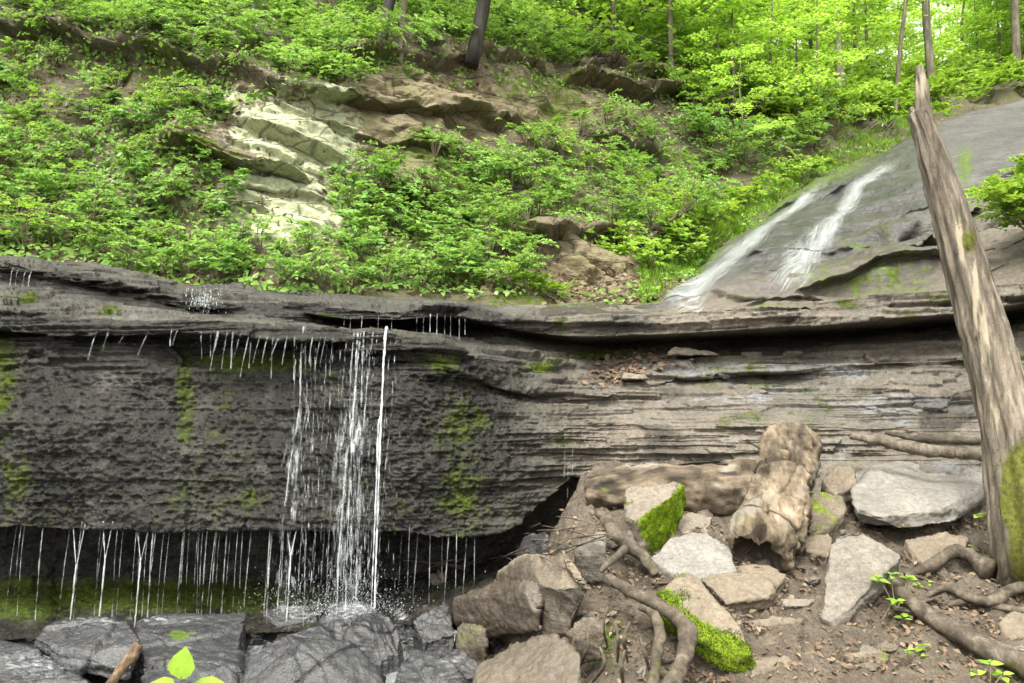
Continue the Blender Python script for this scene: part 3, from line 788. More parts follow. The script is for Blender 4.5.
# ------------------------------------------------------------------ rocks
def hull_mesh(points):
    bm = bmesh.new()
    for p in points: bm.verts.new(p)
    r = bmesh.ops.convex_hull(bm, input=bm.verts)
    bmesh.ops.delete(bm, geom=[g for g in r['geom_interior'] if isinstance(g, bmesh.types.BMVert)], context='VERTS')
    bmesh.ops.recalc_face_normals(bm, faces=bm.faces)
    me = bpy.data.meshes.new('tmp'); bm.to_mesh(me); bm.free()
    return me

ROCKS = {}
def rock(name, label, top, drop, mat=None, cat='rock', group=None, low=(), grow=1.06, voxel=0.011, moss=None, wet=0.0, tan=0.0, lichen=0.0, rough=1.0, seed=None, abs_pts=None, shift=(0, 0.05), plates=0.011, chip=0.7, cracks=0, lump=.026, facets=4, fdepth=(.88, .97)):
    """solid rock: the outline of its visible top (photo x, y, height over the ground) carried down into the ground"""
    seed = seed if seed is not None else sum(map(len, ROCKS.values())) * 7 + 3
    if mat is M_SLATE: cracks, plates, chip, lump, facets, fdepth = 5, .010, .3, .010, 6, (.84, .96)
    if abs_pts is not None: pts = [np.array(p) for p in abs_pts]
    else:
        tp = np.array([on_ground(*p) for p in top])
        c = tp.mean(0)
        bt = (tp - c) * np.array([grow, grow, 0.75]) + c + np.array([shift[0], shift[1], -drop])
        pts = list(tp) + list(bt) + [on_ground(*p) for p in low]
    pts = np.array(pts)
    rq = np.random.default_rng(seed)
    me = hull_mesh([tuple(p) for p in pts])
    o = bpy.data.objects.new('tmp', me); C.objects.link(o)
    m = o.modifiers.new('r', 'REMESH'); m.mode = 'VOXEL'; m.voxel_size = voxel
    s = o.modifiers.new('s', 'SMOOTH'); s.iterations = 1
    dg = bpy.context.evaluated_depsgraph_get()
    me2 = bpy.data.meshes.new_from_object(o.evaluated_get(dg))
    bpy.data.objects.remove(o); bpy.data.meshes.remove(me)
    n = len(me2.vertices)
    V = np.empty(n * 3, np.float32); me2.vertices.foreach_get('co', V); V = V.reshape(-1, 3).astype(float)
    N = np.empty(n * 3, np.float32); me2.vertices.foreach_get('normal', N); N = N.reshape(-1, 3)
    nf = len(me2.polygons)
    Fq = np.empty(nf * 4, np.int32); me2.loops.foreach_get('vertex_index', Fq); Fq = Fq.reshape(-1, 4)
    bpy.data.meshes.remove(me2)
    size = np.ptp(V, axis=0).max()
    cen = V.mean(0)
    for c_ in range(facets):
        nv = unit(rq.normal(0, 1, 3) * np.array([1, 1, .7]) + [0, -.4, .3])
        h_ = (V - cen) @ nv
        off = h_.max() * rq.uniform(*fdepth)
        V = V - np.maximum(h_ - off, 0)[:, None] * nv
    # beds lie along the rock's own top
    ax = np.linalg.svd(V[::7] - V.mean(0))[2][2]
    if ax[2] < 0: ax = -ax
    a1 = unit(np.cross(ax, [0, 1, 0.2])); a2 = np.cross(ax, a1)
    Q = np.stack([V @ a1, V @ a2, V @ ax], -1)
    face = 1 - np.abs(N @ ax)
    d = size * lump * fbm(Q, 2.2 / size, 4, seed) - chip * size * 0.05 * np.maximum(0, fbm(Q, 3.6 / size, 2, seed + 5) - 0.25)
    d += plates * strata(Q, 0.035, seed + 2, 3, 0.5) * (0.25 + face) + plates * .6 * strata(Q, 0.014, seed + 4, 5, 0.5) * face
    d += 0.0055 * fbm(Q, 26, 3, seed + 6) * rough
    for c_ in range(cracks):
        ang = rq.uniform(0, np.pi); nv = np.array([math.cos(ang), math.sin(ang), rq.normal(0, .25)])
        off = rq.uniform(-.3, .3) * size
        ds = (Q - Q.mean(0)) @ nv - off + .10 * size * fbm(Q, 1.6 / size, 3, seed + 30 + c_)
        d += min(1, size / .7) ** 2 * (-0.020 * np.exp(-(ds / .008) ** 2) + (0.010 * rq.normal()) * np.sign(ds))
    V = V + N * d[:, None]
    X, Yp = proj(V)
    ms = moss(X, Yp, N, V) if moss is not None else np.zeros(n)
    wv = wet(X, Yp, N, V) if callable(wet) else np.full(n, wet)
    tv = tan(X, Yp, N, V) if callable(tan) else np.full(n, tan)
    o = thing_mesh(name, V, Fq, None, [mat or M_STONE], label, cat, group, {'moss': ms, 'wet': wv, 'tan': tv, 'lichen': np.full(n, lichen), 'soil': np.clip(0.42 + .25 * fbm(V, 5, 3, seed) - (V[:, 2] - V[:, 2].min()) / 0.16, 0, 1)})
    ROCKS.setdefault(name, []).append((o, V, N, ms))
    return o, V, N, ms

def moss_part(o, V, N, ms, n, size=0.012, thr=0.5, rg=rng):
    idx = np.where(ms + .55 * fbm(V, 16, 3, 8) > thr)[0]
    if len(idx) == 0: return
    k = rg.choice(idx, min(n, len(idx) * 4))
    p = V[k] + rg.normal(0, 0.004, (len(k), 3)) - N[k] * 0.002
    d = unit(N[k] + rg.normal(0, .55, (len(k), 3)) + [0, 0, .3])
    Vv, T, q = leaf_cloud(p, d, unit(rg.normal(0, 1, (len(k), 3))), size * rg.uniform(.6, 1.5, len(k)), size * .55)
    var = np.repeat(np.clip(0.5 + 0.5 * fbm(p, 14, 2, 9) + rg.normal(0, .18, len(k)), 0, 1), q)
    return thing_mesh('moss', Vv, None, T, [M_MOSS], attrs={'var': var}, parent=o)

# right-hand slope
rock('flat_slab', 'large pale flat rock slab tilted on the dirt slope below the branch and left of the dead trunk',
     [(851, 490, .20), (880, 466, .17), (930, 463, .16), (985, 461, .15), (989, 484, .18), (950, 507, .22), (905, 514, .23), (858, 518, .24)], 0.10, M_PALE, low=[(862, 528, .15), (905, 531, .14), (950, 524, .13)], grow=.93, tan=.1, plates=.01)
rock('pointed_slab', 'grey wedge-shaped slab stuck point down in the dirt in front of the large pale slab',
     [(833, 533, .26), (861, 528, .26), (880, 540, .22), (902, 556, .18), (885, 572, .15), (857, 603, .09), (842, 620, .05), (822, 631, .02), (829, 570, .15)], 0.09, M_STONE, grow=.95, shift=(0.05, 0.10), tan=.1)
rock('flat_stone', 'smooth light grey flat stone lying below the bark log, left of the rotten log',
     [(648, 558, .09), (667, 539, .11), (690, 532, .12), (708, 530, .12), (731, 545, .11), (737, 570, .10), (715, 580, .09), (684, 578, .09)], 0.14, M_PALE, plates=.003, rough=.6)
def mD(X, Y, N, V): return sstep(.72, .45, N[:, 2]) * sstep(-6, 8, X - (632 + (Y - 515) * .45)) * 1.0
r_ = rock('mossy_boulder', 'angular boulder with a tan flat top and a bright green mossy right face',
     [(627, 489, .34), (650, 484, .35), (684, 480, .36), (672, 497, .33), (654, 508, .31), (637, 521, .28), (623, 514, .28)], 0.30, M_STONE,
     low=[(688, 503, .20), (684, 520, .14), (662, 545, .04), (650, 553, .0), (634, 540, .05), (626, 525, .12)], grow=.8, moss=mD, tan=.6)
moss_part(*r_, 8000, .008)
def mE(X, Y, N, V): return np.clip(sstep(-7, 10, (Y - (593 + (X - 654) * 0.5))) * sstep(640, 668, X) + np.exp(-(((X - 668) / 22) ** 2 + ((Y - 596) / 9) ** 2)), 0, 1)
r_ = rock('mossy_slab', 'tilted tan slab, its lower half under bright green moss, beside the curved root',
     [(652, 588, .22), (666, 578, .23), (688, 571, .23), (706, 583, .21), (722, 600, .19), (740, 630, .15), (752, 654, .12), (735, 662, .10), (712, 650, .12), (688, 632, .15)], 0.10, M_BROWN, grow=1.0, shift=(0.02, .03), moss=mE, tan=.7)
moss_part(*r_, 14000, .009)
rock('brown_rock', 'brown rock with a shadowed underside right of the mossy slab and below the rotten log',
     [(700, 577, .13), (726, 571, .14), (756, 571, .14), (780, 588, .12), (768, 596, .12), (727, 602, .12)], 0.11, M_BROWN, grow=.9, tan=.6, low=[(735, 612, .03)])
rock('mossy_rock', 'rock with a green mossy top wedged behind the right side of the rotten log',
     [(806, 496, .24), (826, 492, .25), (843, 497, .23), (847, 508, .21), (830, 529, .15), (808, 532, .14)], 0.20, M_BROWN, moss=lambda X, Y, N, V: sstep(800, 815, X) * (.42 + .3 * fbm(V, 9, 3, 4)))
rock('blocky_rock', 'small block of brown rock between the log and the large pale slab', [(822, 478, .20), (838, 467, .22), (855, 464, .22), (857, 484, .20), (838, 494, .19), (825, 490, .19)], 0.2, M_BROWN, tan=.5)
rock('shelf_rock', 'low flat rock at the foot of the ledge under the left end of the branch', [(833, 456, .08), (850, 447, .10), (888, 451, .10), (880, 461, .09), (852, 466, .07)], 0.16, M_STONE, tan=.4)
rock('rounded_rock', 'rounded grey rock showing behind the right end of the bark log', [(684, 476, .16), (700, 466, .2), (720, 464, .2), (738, 468, .18), (746, 480, .15)], 0.2, M_STONE, chip=.3)
for i, (lab, top, dr, mt) in enumerate([
    ('thin stone chip lying on the dirt below the rotten log', [(774, 600, .04), (795, 596, .05), (817, 599, .05), (806, 606, .04), (780, 607, .04)], .06, M_STONE),
    ('thin slab with a mossy edge below the stone chip', [(742, 621, .05), (770, 617, .07), (806, 618, .07), (796, 627, .06), (765, 630, .05)], .06, M_BROWN),
    ('buried rock beside the exposed roots left of the dead trunk', [(905, 540, .10), (940, 533, .12), (972, 538, .12), (965, 556, .08), (925, 568, .06)], .16, M_BROWN),
    ('pale rounded stone at the right edge among the roots', [(997, 622, .06), (1012, 611, .08), (1032, 612, .08), (1034, 634, .05), (1008, 640, .04)], .12, M_BROWN),
    ('flat stone lying in the dirt along the bottom edge', [(735, 660, .04), (765, 653, .05), (800, 657, .05), (790, 672, .04), (750, 676, .03)], .07, M_BROWN),
    ('small mossy stone near the bottom of the dirt slope', [(846, 652, .05), (868, 648, .06), (893, 655, .05), (884, 664, .03), (853, 663, .03)], .07, M_BROWN),
    ('grey stone left of the wedge-shaped slab', [(738, 566, .1), (765, 563, .11), (786, 575, .10), (776, 588, .07), (748, 586, .07)], .12, M_BROWN),
    ('grey slab half buried beneath the mossy boulder', [(660, 520, .08), (690, 511, .1), (712, 516, .1), (708, 533, .06), (668, 538, .05)], .12, M_STONE),
    ('brown rock under the upper end of the branch', [(905, 462, .05), (940, 458, .08), (980, 460, .06), (975, 468, .05), (915, 470, .04)], .12, M_BROWN),
    ('rock wedged between the wedge-shaped slab and the large slab', [(800, 535, .10), (820, 528, .12), (832, 536, .12), (828, 556, .08), (806, 552, .07)], .14, M_BROWN)]):
    rock('stone', lab, top, dr, mt, cat='stone', tan=.5, moss=(lambda X, Y, N, V: .55 * np.ones(len(X)) * sstep(.3, .8, fbm(V, 9, 2, 5))) if 'mossy' in lab else None)

# pile between the slope and the creek
def facedark(X, Y, N, V): return sstep(.55, .1, N[:, 2])
rock('leaning_boulder', 'big boulder with a tan top and dark undercut face in the middle of the pile',
     [(501, 573, .42), (530, 552, .46), (561, 543, .46), (576, 563, .40), (590, 586, .34), (555, 590, .37), (533, 585, .38)], 0.30, M_BROWN, low=[(586, 603, .10), (560, 618, .02), (530, 636, -.02), (505, 640, -.02), (500, 610, .1)], grow=.55, tan=lambda X, Y, N, V: sstep(.35, .7, N[:, 2]), wet=lambda X, Y, N, V: sstep(.5, .1, N[:, 2]) * .8)  # wet mask darkens the steep face: damp stone plus painted shade
rock('dark_block', 'dark wet brown block sticking out left of the tan-topped boulder', [(453, 599, .36), (478, 589, .38), (505, 580, .40), (536, 584, .38), (538, 593, .34), (500, 612, .26), (468, 622, .24)], 0.16, M_BROWN, wet=.9, tan=.2)
rock('small_block', 'small squarish mossy block under the dark wet block', [(456, 627, .24), (470, 622, .26), (487, 630, .25), (483, 650, .15), (458, 646, .16)], 0.2, M_BROWN, wet=.5, moss=lambda X, Y, N, V: .4 * np.ones(len(X)))
rock('wet_rock', 'dark wet rock at the right of the splash', [(412, 620, .26), (432, 609, .3), (449, 602, .31), (456, 634, .22), (424, 646, .18)], 0.25, M_SLATE, wet=.9)
rock('wet_rock', 'dome-shaped wet rock right where the waterfall lands', [(315, 620, .20), (344, 600, .26), (362, 600, .30), (376, 608, .29), (402, 630, .22), (406, 647, .16), (381, 664, .10), (344, 640, .20), (365, 622, .31)], 0.26, M_SLATE, wet=.9, moss=None)
rock('wet_slab', 'big cracked wet grey slab at the bottom below the splash', [(238, 668, .22), (252, 642, .32), (286, 630, .38), (321, 622, .38), (349, 643, .34), (377, 673, .22), (384, 712, .12), (230, 712, .14), (300, 655, .36)], 0.3, M_SLATE, wet=.9, lichen=0, plates=.01)
rock('wet_rock', 'wet grey rock at the bottom edge right of the cracked slab', [(393, 670, .24), (407, 647, .27), (428, 648, .27), (452, 655, .26), (470, 690, .2), (460, 712, .18), (395, 712, .18)], 0.3, M_SLATE, wet=.9)
rock('river_boulder', 'brown boulder with a pale wet face at the bottom middle edge', [(476, 661, .36), (507, 643, .38), (553, 635, .36), (582, 655, .30), (592, 700, .24), (520, 716, .26), (478, 700, .28)], 0.34, M_BROWN, tan=.5, wet=.7)
rock('wet_slab', 'overhanging wet slab at the bottom left with a dark gap below it', [(33, 637, .26), (50, 623, .28), (90, 619, .28), (128, 619, .34), (142, 642, .30), (134, 668, .22), (112, 668, .22), (66, 655, .26)], 0.10, M_SLATE, wet=.9)
rock('wet_slab', 'long blocky wet rock between the left slab and the cracked slab', [(138, 617, .24), (190, 613, .26), (246, 612, .25), (240, 640, .23), (232, 690, .2), (150, 696, .2), (138, 660, .22)], 0.3, M_SLATE, wet=.9, moss=lambda X, Y, N, V: .85 * np.exp(-(((X - 180) / 16) ** 2 + ((Y - 635) / 7) ** 2)))
rock('wet_slab', 'low wet rock under running water in the bottom left corner', [(-30, 655, .18), (0, 645, .2), (38, 650, .2), (70, 668, .17), (100, 690, .14), (90, 716, .1), (-30, 716, .1)], 0.25, M_SLATE, wet=.9)
for lab, top, dr, mt in [
    ('wet grey slab on the pile above the tan-topped boulder', [(510, 545, .36), (525, 535, .38), (548, 531, .38), (546, 545, .36), (520, 556, .34)], .14, M_SLATE),
    ('small grey rock in the roots left of the mossy boulder', [(574, 544, .30), (590, 534, .33), (605, 532, .33), (607, 552, .27), (585, 556, .26)], .16, M_STONE),
    ('small brown rock on the bank among the roots', [(566, 633, .28), (580, 613, .34), (602, 613, .34), (604, 630, .28), (582, 638, .25)], .16, M_BROWN),
    ('wet rock behind the splash under the overhang', [(388, 588, .16), (415, 577, .2), (444, 580, .2), (446, 600, .14), (405, 604, .12)], .2, M_SLATE),
    ('orange-brown stone on the twigs at the overhang foot', [(429, 574, .3), (438, 570, .31), (447, 573, .31), (446, 581, .27), (432, 582, .26)], .1, M_BROWN),
    ('dark wet rock left of the dome-shaped rock', [(262, 612, .16), (285, 604, .18), (310, 606, .18), (312, 620, .15), (275, 628, .14)], .2, M_SLATE),
    ('dark wet rock filling the gap by the dark block', [(440, 646, .2), (462, 652, .2), (480, 660, .2), (478, 676, .16), (452, 674, .16)], .2, M_SLATE)]:
    rock('stone', lab, top, dr, mt, cat='stone', wet=.8 if mt is M_SLATE else .3, tan=.2)
# two pale stones on the shelf
def shelf_stone(label, x, y, Y, w, h, dpt):
    c = P(x, y, Y)
    pts = [c + np.array([a * w / 2 * (1 + .2 * s), b_ * dpt / 2, q * h]) for a, b_, q, s in [(-1, -1, 0, .3), (1, -.8, 0, .4), (-.8, 1, 0, 0), (.9, 1, 0, 0), (-.7, -.7, 1, 0), (.6, -.6, .8, 0), (-.4, .8, 1, 0), (.8, .7, .7, 0)]]
    rock('stone', label, None, 0, M_PALE, cat='stone', abs_pts=pts, tan=.7, voxel=.008)
shelf_stone('pale loose stone on the leaf litter of the ledge shelf', 634, 380, 6.1, .22, .05, .16)
shelf_stone('flat grey stone tucked under the long overhang', 690, 356, 6.3, .42, .06, .2)

# loose stones on the dirt
sm = []
for k in range(4):
    pts = unit(rng.normal(0, 1, (16, 3))) * np.array([1, .8, .45]) * (0.8 + .3 * rng.random((16, 1)))
    me = hull_mesh([tuple(p * .05) for p in pts])
    bm = bmesh.new(); bm.from_mesh(me)
    bmesh.ops.subdivide_edges(bm, edges=bm.edges, cuts=3, use_grid_fill=True)
    bmesh.ops.triangulate(bm, faces=bm.faces)
    for v in bm.verts: v.co += v.normal * (random.random() - .5) * .006
    bm.to_mesh(me); bm.free(); me.materials.append(M_BROWN if k % 2 else M_STONE); me.name = 'pebble'; sm.append(me)
for k in range(170):
    x, y = rng.uniform(590, 1030), rng.uniform(500, 683)
    if k > 120: x, y = rng.uniform(430, 620), rng.uniform(540, 640)
    p = on_ground(x, y, 0)
    o = link('pebble', sm[k % 4], (p[0], p[1], float(G(p[0], p[1])) + .012))
    o.rotation_euler = (rng.uniform(-.3, .3), rng.uniform(-.3, .3), rng.uniform(0, 6))
    s = rng.uniform(.25, 1.15) ** 1.4; o.scale = (s, s, s)
    tag(o, 'small loose stone lying on the brown dirt slope', 'stone', 'loose stones on the dirt slope')

# ------------------------------------------------------------------ dead wood
def px_path(pts): return [P(*p) for p in pts]
def g_path(pts): return [on_ground(*p) for p in pts]

# standing dead trunk
path = [on_ground(1032, 590, -.12), P(1030, 552, 4.08), P(1015, 450, 4.16), P(993, 361, 4.24), P(979, 311, 4.28), P(956, 228, 4.34), P(938, 170, 4.38), P(925, 132, 4.41), P(917, 112, 4.42)]
rad = [.20, .165, .142, .128, .118, .100, .080, .064, .050]
def dsn(T, A, B):
    g = fbm(np.stack([np.cos(A) * 1.5, np.sin(A) * 1.5, T * 2.2], -1), 2.2, 4, 77)
    sp = np.exp(-((np.mod(A + T * .5 - 2.1, 2 * np.pi) - np.pi) / .16) ** 2) * sstep(.02, .2, T)
    for a_, w_ in ((.6, .07), (-.9, .06), (1.7, .08), (-2.2, .06)):
        aa = np.mod(A - a_ + .5 * T + .12 * np.sin(T * 11 + a_) + np.pi, 2 * np.pi) - np.pi
        sp = sp + .55 * np.exp(-(aa / w_) ** 2) * sstep(-.1, .35, fbm(np.stack([T * 5, A * 0 + a_, A * 0], -1), 1.0, 2, 94))
    flare = 1 + .28 * sstep(.12, 0, T) * np.cos(A * 5 + .5)
    return (1 + .16 * g + .05 * fbm(B * np.array([1, 1, .35]), 22, 3, 79) - .34 * sp * sstep(.95, .7, T)) * flare
V1 = tube(path, rad, 150, 72, dsn)
def dtop(T, A, B): return 1 + .35 * fbm(np.stack([np.cos(A), np.sin(A), T * 1.5], -1), 2.0, 3, 78)
V2 = tube([P(938, 175, 4.40), P(929, 140, 4.43), P(923, 108, 4.44), P(921, 84, 4.45), P(919, 66, 4.45)], [.05, .042, .036, .034, .018], 60, 24, dtop)
V3 = tube([P(930, 165, 4.43), P(917, 125, 4.42), P(911, 107, 4.41)], [.045, .030, .010], 30, 18, dtop)
V, Q, T = join([V1, V2, V3])
X, Yp = proj(V)
ms = np.clip(sstep(440, 560, Yp + 60 * fbm(V, 5, 3, 3)) * sstep(990, 1022, X + 22 * fbm(V, 7, 3, 6)) * .5 + blobs([(968, 240, 8, 14, .9), (1022, 480, 18, 60, .8)], X, Yp), 0, 1)
pale = blobs([(985, 330, 10, 60, .6), (960, 240, 7, 50, .6), (975, 300, 4, 60, .8), (922, 85, 10, 25, .6), (995, 420, 12, 40, .45)], X, Yp)
snag = thing_mesh('dead_trunk', V, Q, T, [M_WOOD], 'tall broken dead tree trunk leaning left with a splintered tip and mossy foot', 'tree trunk', attrs={'moss': ms, 'pale': pale, 'dark': .25 * sstep(.1, .6, fbm(V * np.array([1, 1, .25]), 9, 3, 5)), 'grain': np.concatenate([grain(150, 72, 11, 9, 872, .36), grain(60, 24, 9, 4, 873, .3), grain(30, 18, 8, 3, 874, .3)])}, base=on_ground(1028, 585))
N_ = unit(V - np.array([np.interp(V[:, 2], [p[2] for p in path], [p[k] for p in path]) for k in range(3)]).T)
moss_part(snag, V, N_, ms, 2200, .010, .56)

# rotten log in the middle
path = [P(797, 436, 5.0), P(790, 458, 4.85), P(783, 480, 4.7), P(776, 510, 4.5), P(768, 532, 4.36), P(757, 556, 4.22)]
rad = [.13, .165, .16, .172, .178, .16]
def dlg(T, A, B):
    g = fbm(B, 7, 4, 81)
    step = .05 * strata(np.stack([np.cos(A) * .7, np.sin(A) * .7, T * 6], -1), 1.0, 84, .8, .5)
    ring = -.13 * np.exp(-((T - .40 - .03 * np.sin(A * 2)) / .02) ** 2) - .12 * np.exp(-((T - .82 + .03 * np.cos(A)) / .025) ** 2) - .08 * np.exp(-((T - .17) / .02) ** 2)
    knob = .42 * np.exp(-(((T - .12) / .09) ** 2 + ((np.mod(A + np.pi - 1.1, 2 * np.pi) - np.pi) / .5) ** 2)) + .2 * np.exp(-(((T - .62) / .12) ** 2 + ((np.mod(A + np.pi + 1.0, 2 * np.pi) - np.pi) / .7) ** 2))
    hole = -.55 * np.exp(-(((T - .30) / .022) ** 2 + ((np.mod(A + np.pi + .1, 2 * np.pi) - np.pi) / .16) ** 2)) - .6 * np.exp(-(((T - .60) / .03) ** 2 + ((np.mod(A + np.pi + .75, 2 * np.pi) - np.pi) / .2) ** 2))
    hole = hole - .75 * np.exp(-(((T - .93) / .05) ** 2 + ((np.mod(A + np.pi + .15, 2 * np.pi) - np.pi) / .28) ** 2))
    jag = -.25 * sstep(.95, 1, T) * (1 + fbm(np.stack([np.cos(A), np.sin(A), T], -1), 2.5, 3, 85)) - .3 * sstep(.05, 0, T) * (1 + fbm(np.stack([np.cos(A), np.sin(A), T], -1), 2.5, 3, 86))
    for a_, w_, d_ in ((.5, .05, .16), (-.45, .04, .14), (1.3, .05, .18), (-1.4, .05, .16), (.05, .03, .10)):
        aa = np.mod(A - a_ + .25 * np.sin(T * 9 + a_ * 5) + np.pi, 2 * np.pi) - np.pi
        hole = hole - d_ * np.exp(-(aa / w_) ** 2) * sstep(-.1, .4, fbm(np.stack([T * 4, A * 0 + a_, A * 0], -1), 1.0, 2, 90))
    step = step + .06 * np.sign(fbm(B, 7, 3, 91)) * sstep(.02, .12, np.abs(fbm(B, 7, 3, 91)))
    return 1 + .09 * g + .04 * fbm(B, 26, 3, 92) + step + ring + knob + hole + jag
V, Q, T = tube(path, rad, 200, 110, dlg)
V[-1] += (V[-2] - V[-1]) * .13
V[-2] += (V[-1] - V[-2]) * .12
rim = slice(196 * 110, 200 * 110)
V[rim] += unit(V[-1] - V[rim].mean(0)) * (.05 * (1 + fbm(V[rim], 14, 3, 5)) * np.repeat(np.linspace(0, 1, 4), 110))[:, None] 
X, Yp = proj(V)
c_, _ = smooth_path(path, rad, 200)
Tt = np.concatenate([np.repeat(np.linspace(0, 1, 200), 110), [0, 1]])
relr = np.linalg.norm(V - np.concatenate([np.repeat(c_, 110, 0), c_[:1], c_[-1:]]), axis=1)
dark = np.clip(sstep(.155, .10, relr) * .9 + np.exp(-((Tt - .40) / .03) ** 2) * .7 + np.exp(-((Tt - .82) / .03) ** 2) * .6 + sstep(.975, 1, Tt) * .8, 0, 1)
pale = .62 * sstep(-.1, .5, fbm(V, 3.2, 3, 88)) * sstep(.2, .3, Tt)
thing_mesh('rotten_log', V, Q, T, [M_LOG], 'barkless broken log with knots and dark cracks lying down the slope', 'log', attrs={'dark': dark, 'pale': pale, 'moss': np.where(Tt > .85, .3, .05), 'grain': grain(200, 110, 2.6, 3, 870, .42)}, base=on_ground(775, 545))

# bark log
path = [P(586, 494, 5.05), P(610, 490, 5.02), P(650, 486, 5.0), P(700, 489, 4.95), P(735, 491, 4.92), P(753, 493, 4.9)]
rad = [.11, .14, .155, .165, .17, .165]
def dbk(T, A, B):
    return 1 + .13 * fbm(B * np.array([.6, 1, 1]), 9, 4, 95) + .09 * np.sign(fbm(B, 4, 2, 96)) * sstep(.05, .2, np.abs(fbm(B, 4, 2, 96))) - .2 * sstep(.06, 0, T) * (1 + fbm(B, 9, 2, 3))
V, Q, T = tube(path, rad, 160, 80, dbk)
X, Yp = proj(V)
Tt = np.concatenate([np.repeat(np.linspace(0, 1, 160), 80), [0, 1]])
c_, _ = smooth_path(path, rad, 160)
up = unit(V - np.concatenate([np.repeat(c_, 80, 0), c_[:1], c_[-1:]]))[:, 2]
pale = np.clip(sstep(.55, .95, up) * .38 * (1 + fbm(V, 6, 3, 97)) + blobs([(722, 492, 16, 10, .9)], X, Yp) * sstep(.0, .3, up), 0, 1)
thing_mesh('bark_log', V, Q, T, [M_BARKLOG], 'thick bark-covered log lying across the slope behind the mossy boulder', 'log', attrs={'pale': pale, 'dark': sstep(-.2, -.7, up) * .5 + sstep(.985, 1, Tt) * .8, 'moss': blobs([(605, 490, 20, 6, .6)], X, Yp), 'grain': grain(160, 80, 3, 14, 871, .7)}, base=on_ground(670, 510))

def stick(name, label, cat, pts, rad, mat=M_ROOT, n=40, k=12, seed=1, group=None, moss=0.0, wob=.19, pale=0.0):
    V, Q, T = tube(pts, rad, n, k, lambda T_, A, B: 1 + wob * fbm(B, 12, 3, seed) + wob * .8 * fbm(B, 35, 2, seed))
    ms = moss(V) if callable(moss) else np.full(len(V), moss)
    return thing_mesh(name, V, Q, T, [mat], label, cat, group, {'moss': ms, 'pale': np.full(len(V), pale), 'dark': np.zeros(len(V))})
stick('fallen_branch', 'pale bare branch lying along the foot of the ledge beside the dead trunk', 'branch', px_path([(850, 436, 4.95), (880, 441, 4.9), (915, 449, 4.85), (955, 453, 4.78), (992, 457, 4.7)]), [.018, .030, .036, .035, .033], M_WOOD, 60, 16, 4, pale=.3)
stick('fallen_branch', 'short dark branch just above the pale branch', 'branch', px_path([(885, 432, 5.05), (915, 438, 5.0), (950, 440, 4.95), (980, 441, 4.9)]), [.012, .024, .026, .02], M_ROOT, 40, 12, 5)
stick('fallen_branch', 'brown branch lying down the dirt to the lower right corner', 'branch', g_path([(884, 572, .09), (905, 596, .08), (930, 617, .07), (960, 634, .07), (995, 652, .06), (1040, 674, .06)]), [.022, .034, .04, .042, .046, .05], M_ROOT, 70, 16, 6, moss=lambda V: .4 * sstep(.2, .6, fbm(V, 6, 2, 4)), pale=.2)
stick('tree_root', 'mossy root slanting down the bank below the mossy boulder', 'root', g_path([(598, 513, .24), (607, 522, .24), (616, 535, .22), (634, 549, .16), (645, 560, .12), (656, 574, .06)]), [.018, .032, .036, .036, .034, .03], M_ROOT, 50, 14, 7, moss=.3)
stick('tree_root', 'thick curved root looping down beside the mossy slab to the bottom edge', 'root', g_path([(608, 578, .20), (634, 593, .22), (655, 603, .22), (676, 617, .22), (687, 630, .2), (686, 652, .16), (676, 676, .12), (662, 700, .08)]), [.026, .032, .032, .034, .036, .034, .034, .036], M_ROOT, 80, 16, 8)
stick('tree_root', 'thin root under bright moss hanging left of the thick curved root', 'root', g_path([(640, 607, .2), (655, 616, .22), (660, 635, .2), (656, 660, .16), (650, 700, .1)]), [.016, .022, .026, .024, .022], M_ROOT, 50, 12, 9, moss=.42)
stick('tree_root', 'short stub of root on the bank above the thick curved root', 'root', g_path([(600, 572, .22), (610, 562, .24), (620, 554, .24), (626, 548, .2)]), [.012, .02, .022, .02], M_ROOT, 30, 10, 10)
stick('tree_root', 'root curling out of the dirt left of the dead trunk foot', 'root', g_path([(905, 575, .03), (930, 566, .08), (955, 552, .10), (975, 560, .10), (990, 570, .1)]), [.014, .03, .035, .045, .06], M_ROOT, 50, 14, 11)
stick('tree_root', 'long root snaking over the dirt at the right edge', 'root', g_path([(920, 600, .0), (945, 588, .06), (965, 596, .07), (990, 602, .07), (1010, 590, .08), (1035, 585, .09)]), [.01, .022, .026, .026, .03, .035], M_ROOT, 60, 12, 12)
stick('tree_root', 'thin root below the long root near the right edge', 'root', g_path([(940, 608, .0), (970, 600, .05), (1000, 607, .05), (1035, 612, .05)]), [.008, .018, .02, .02], M_ROOT, 40, 10, 13)
stick('broken_stick', 'split reddish stick poking up from the creek at the bottom left', 'stick', [on_ground(100, 712, .0), on_ground(112, 683, .25), on_ground(126, 662, .33), on_ground(139, 644, .40)], [.024, .028, .027, .022], M_STICK, 70, 18, 14, wob=.34)
for k in range(26):
    x, y = (rng.uniform(880, 1030), rng.uniform(545, 640)) if k < 15 else (rng.uniform(560, 720), rng.uniform(560, 660))
    a = rng.uniform(-.6, .9); l = rng.uniform(18, 46)
    pts_ = [(x + l * t * math.cos(a) + rng.normal(0, 4), y + l * t * math.sin(a) * .6 + rng.normal(0, 2), .02 + .03 * rng.random()) for t in (0, .33, .66, 1)]
    stick('rootlet', 'thin bare rootlet creeping over the dirt between the stones', 'root', g_path(pts_), [.010, .008, .006, .002], M_ROOT, 26, 7, 160 + k, group='rootlets on the dirt slope')
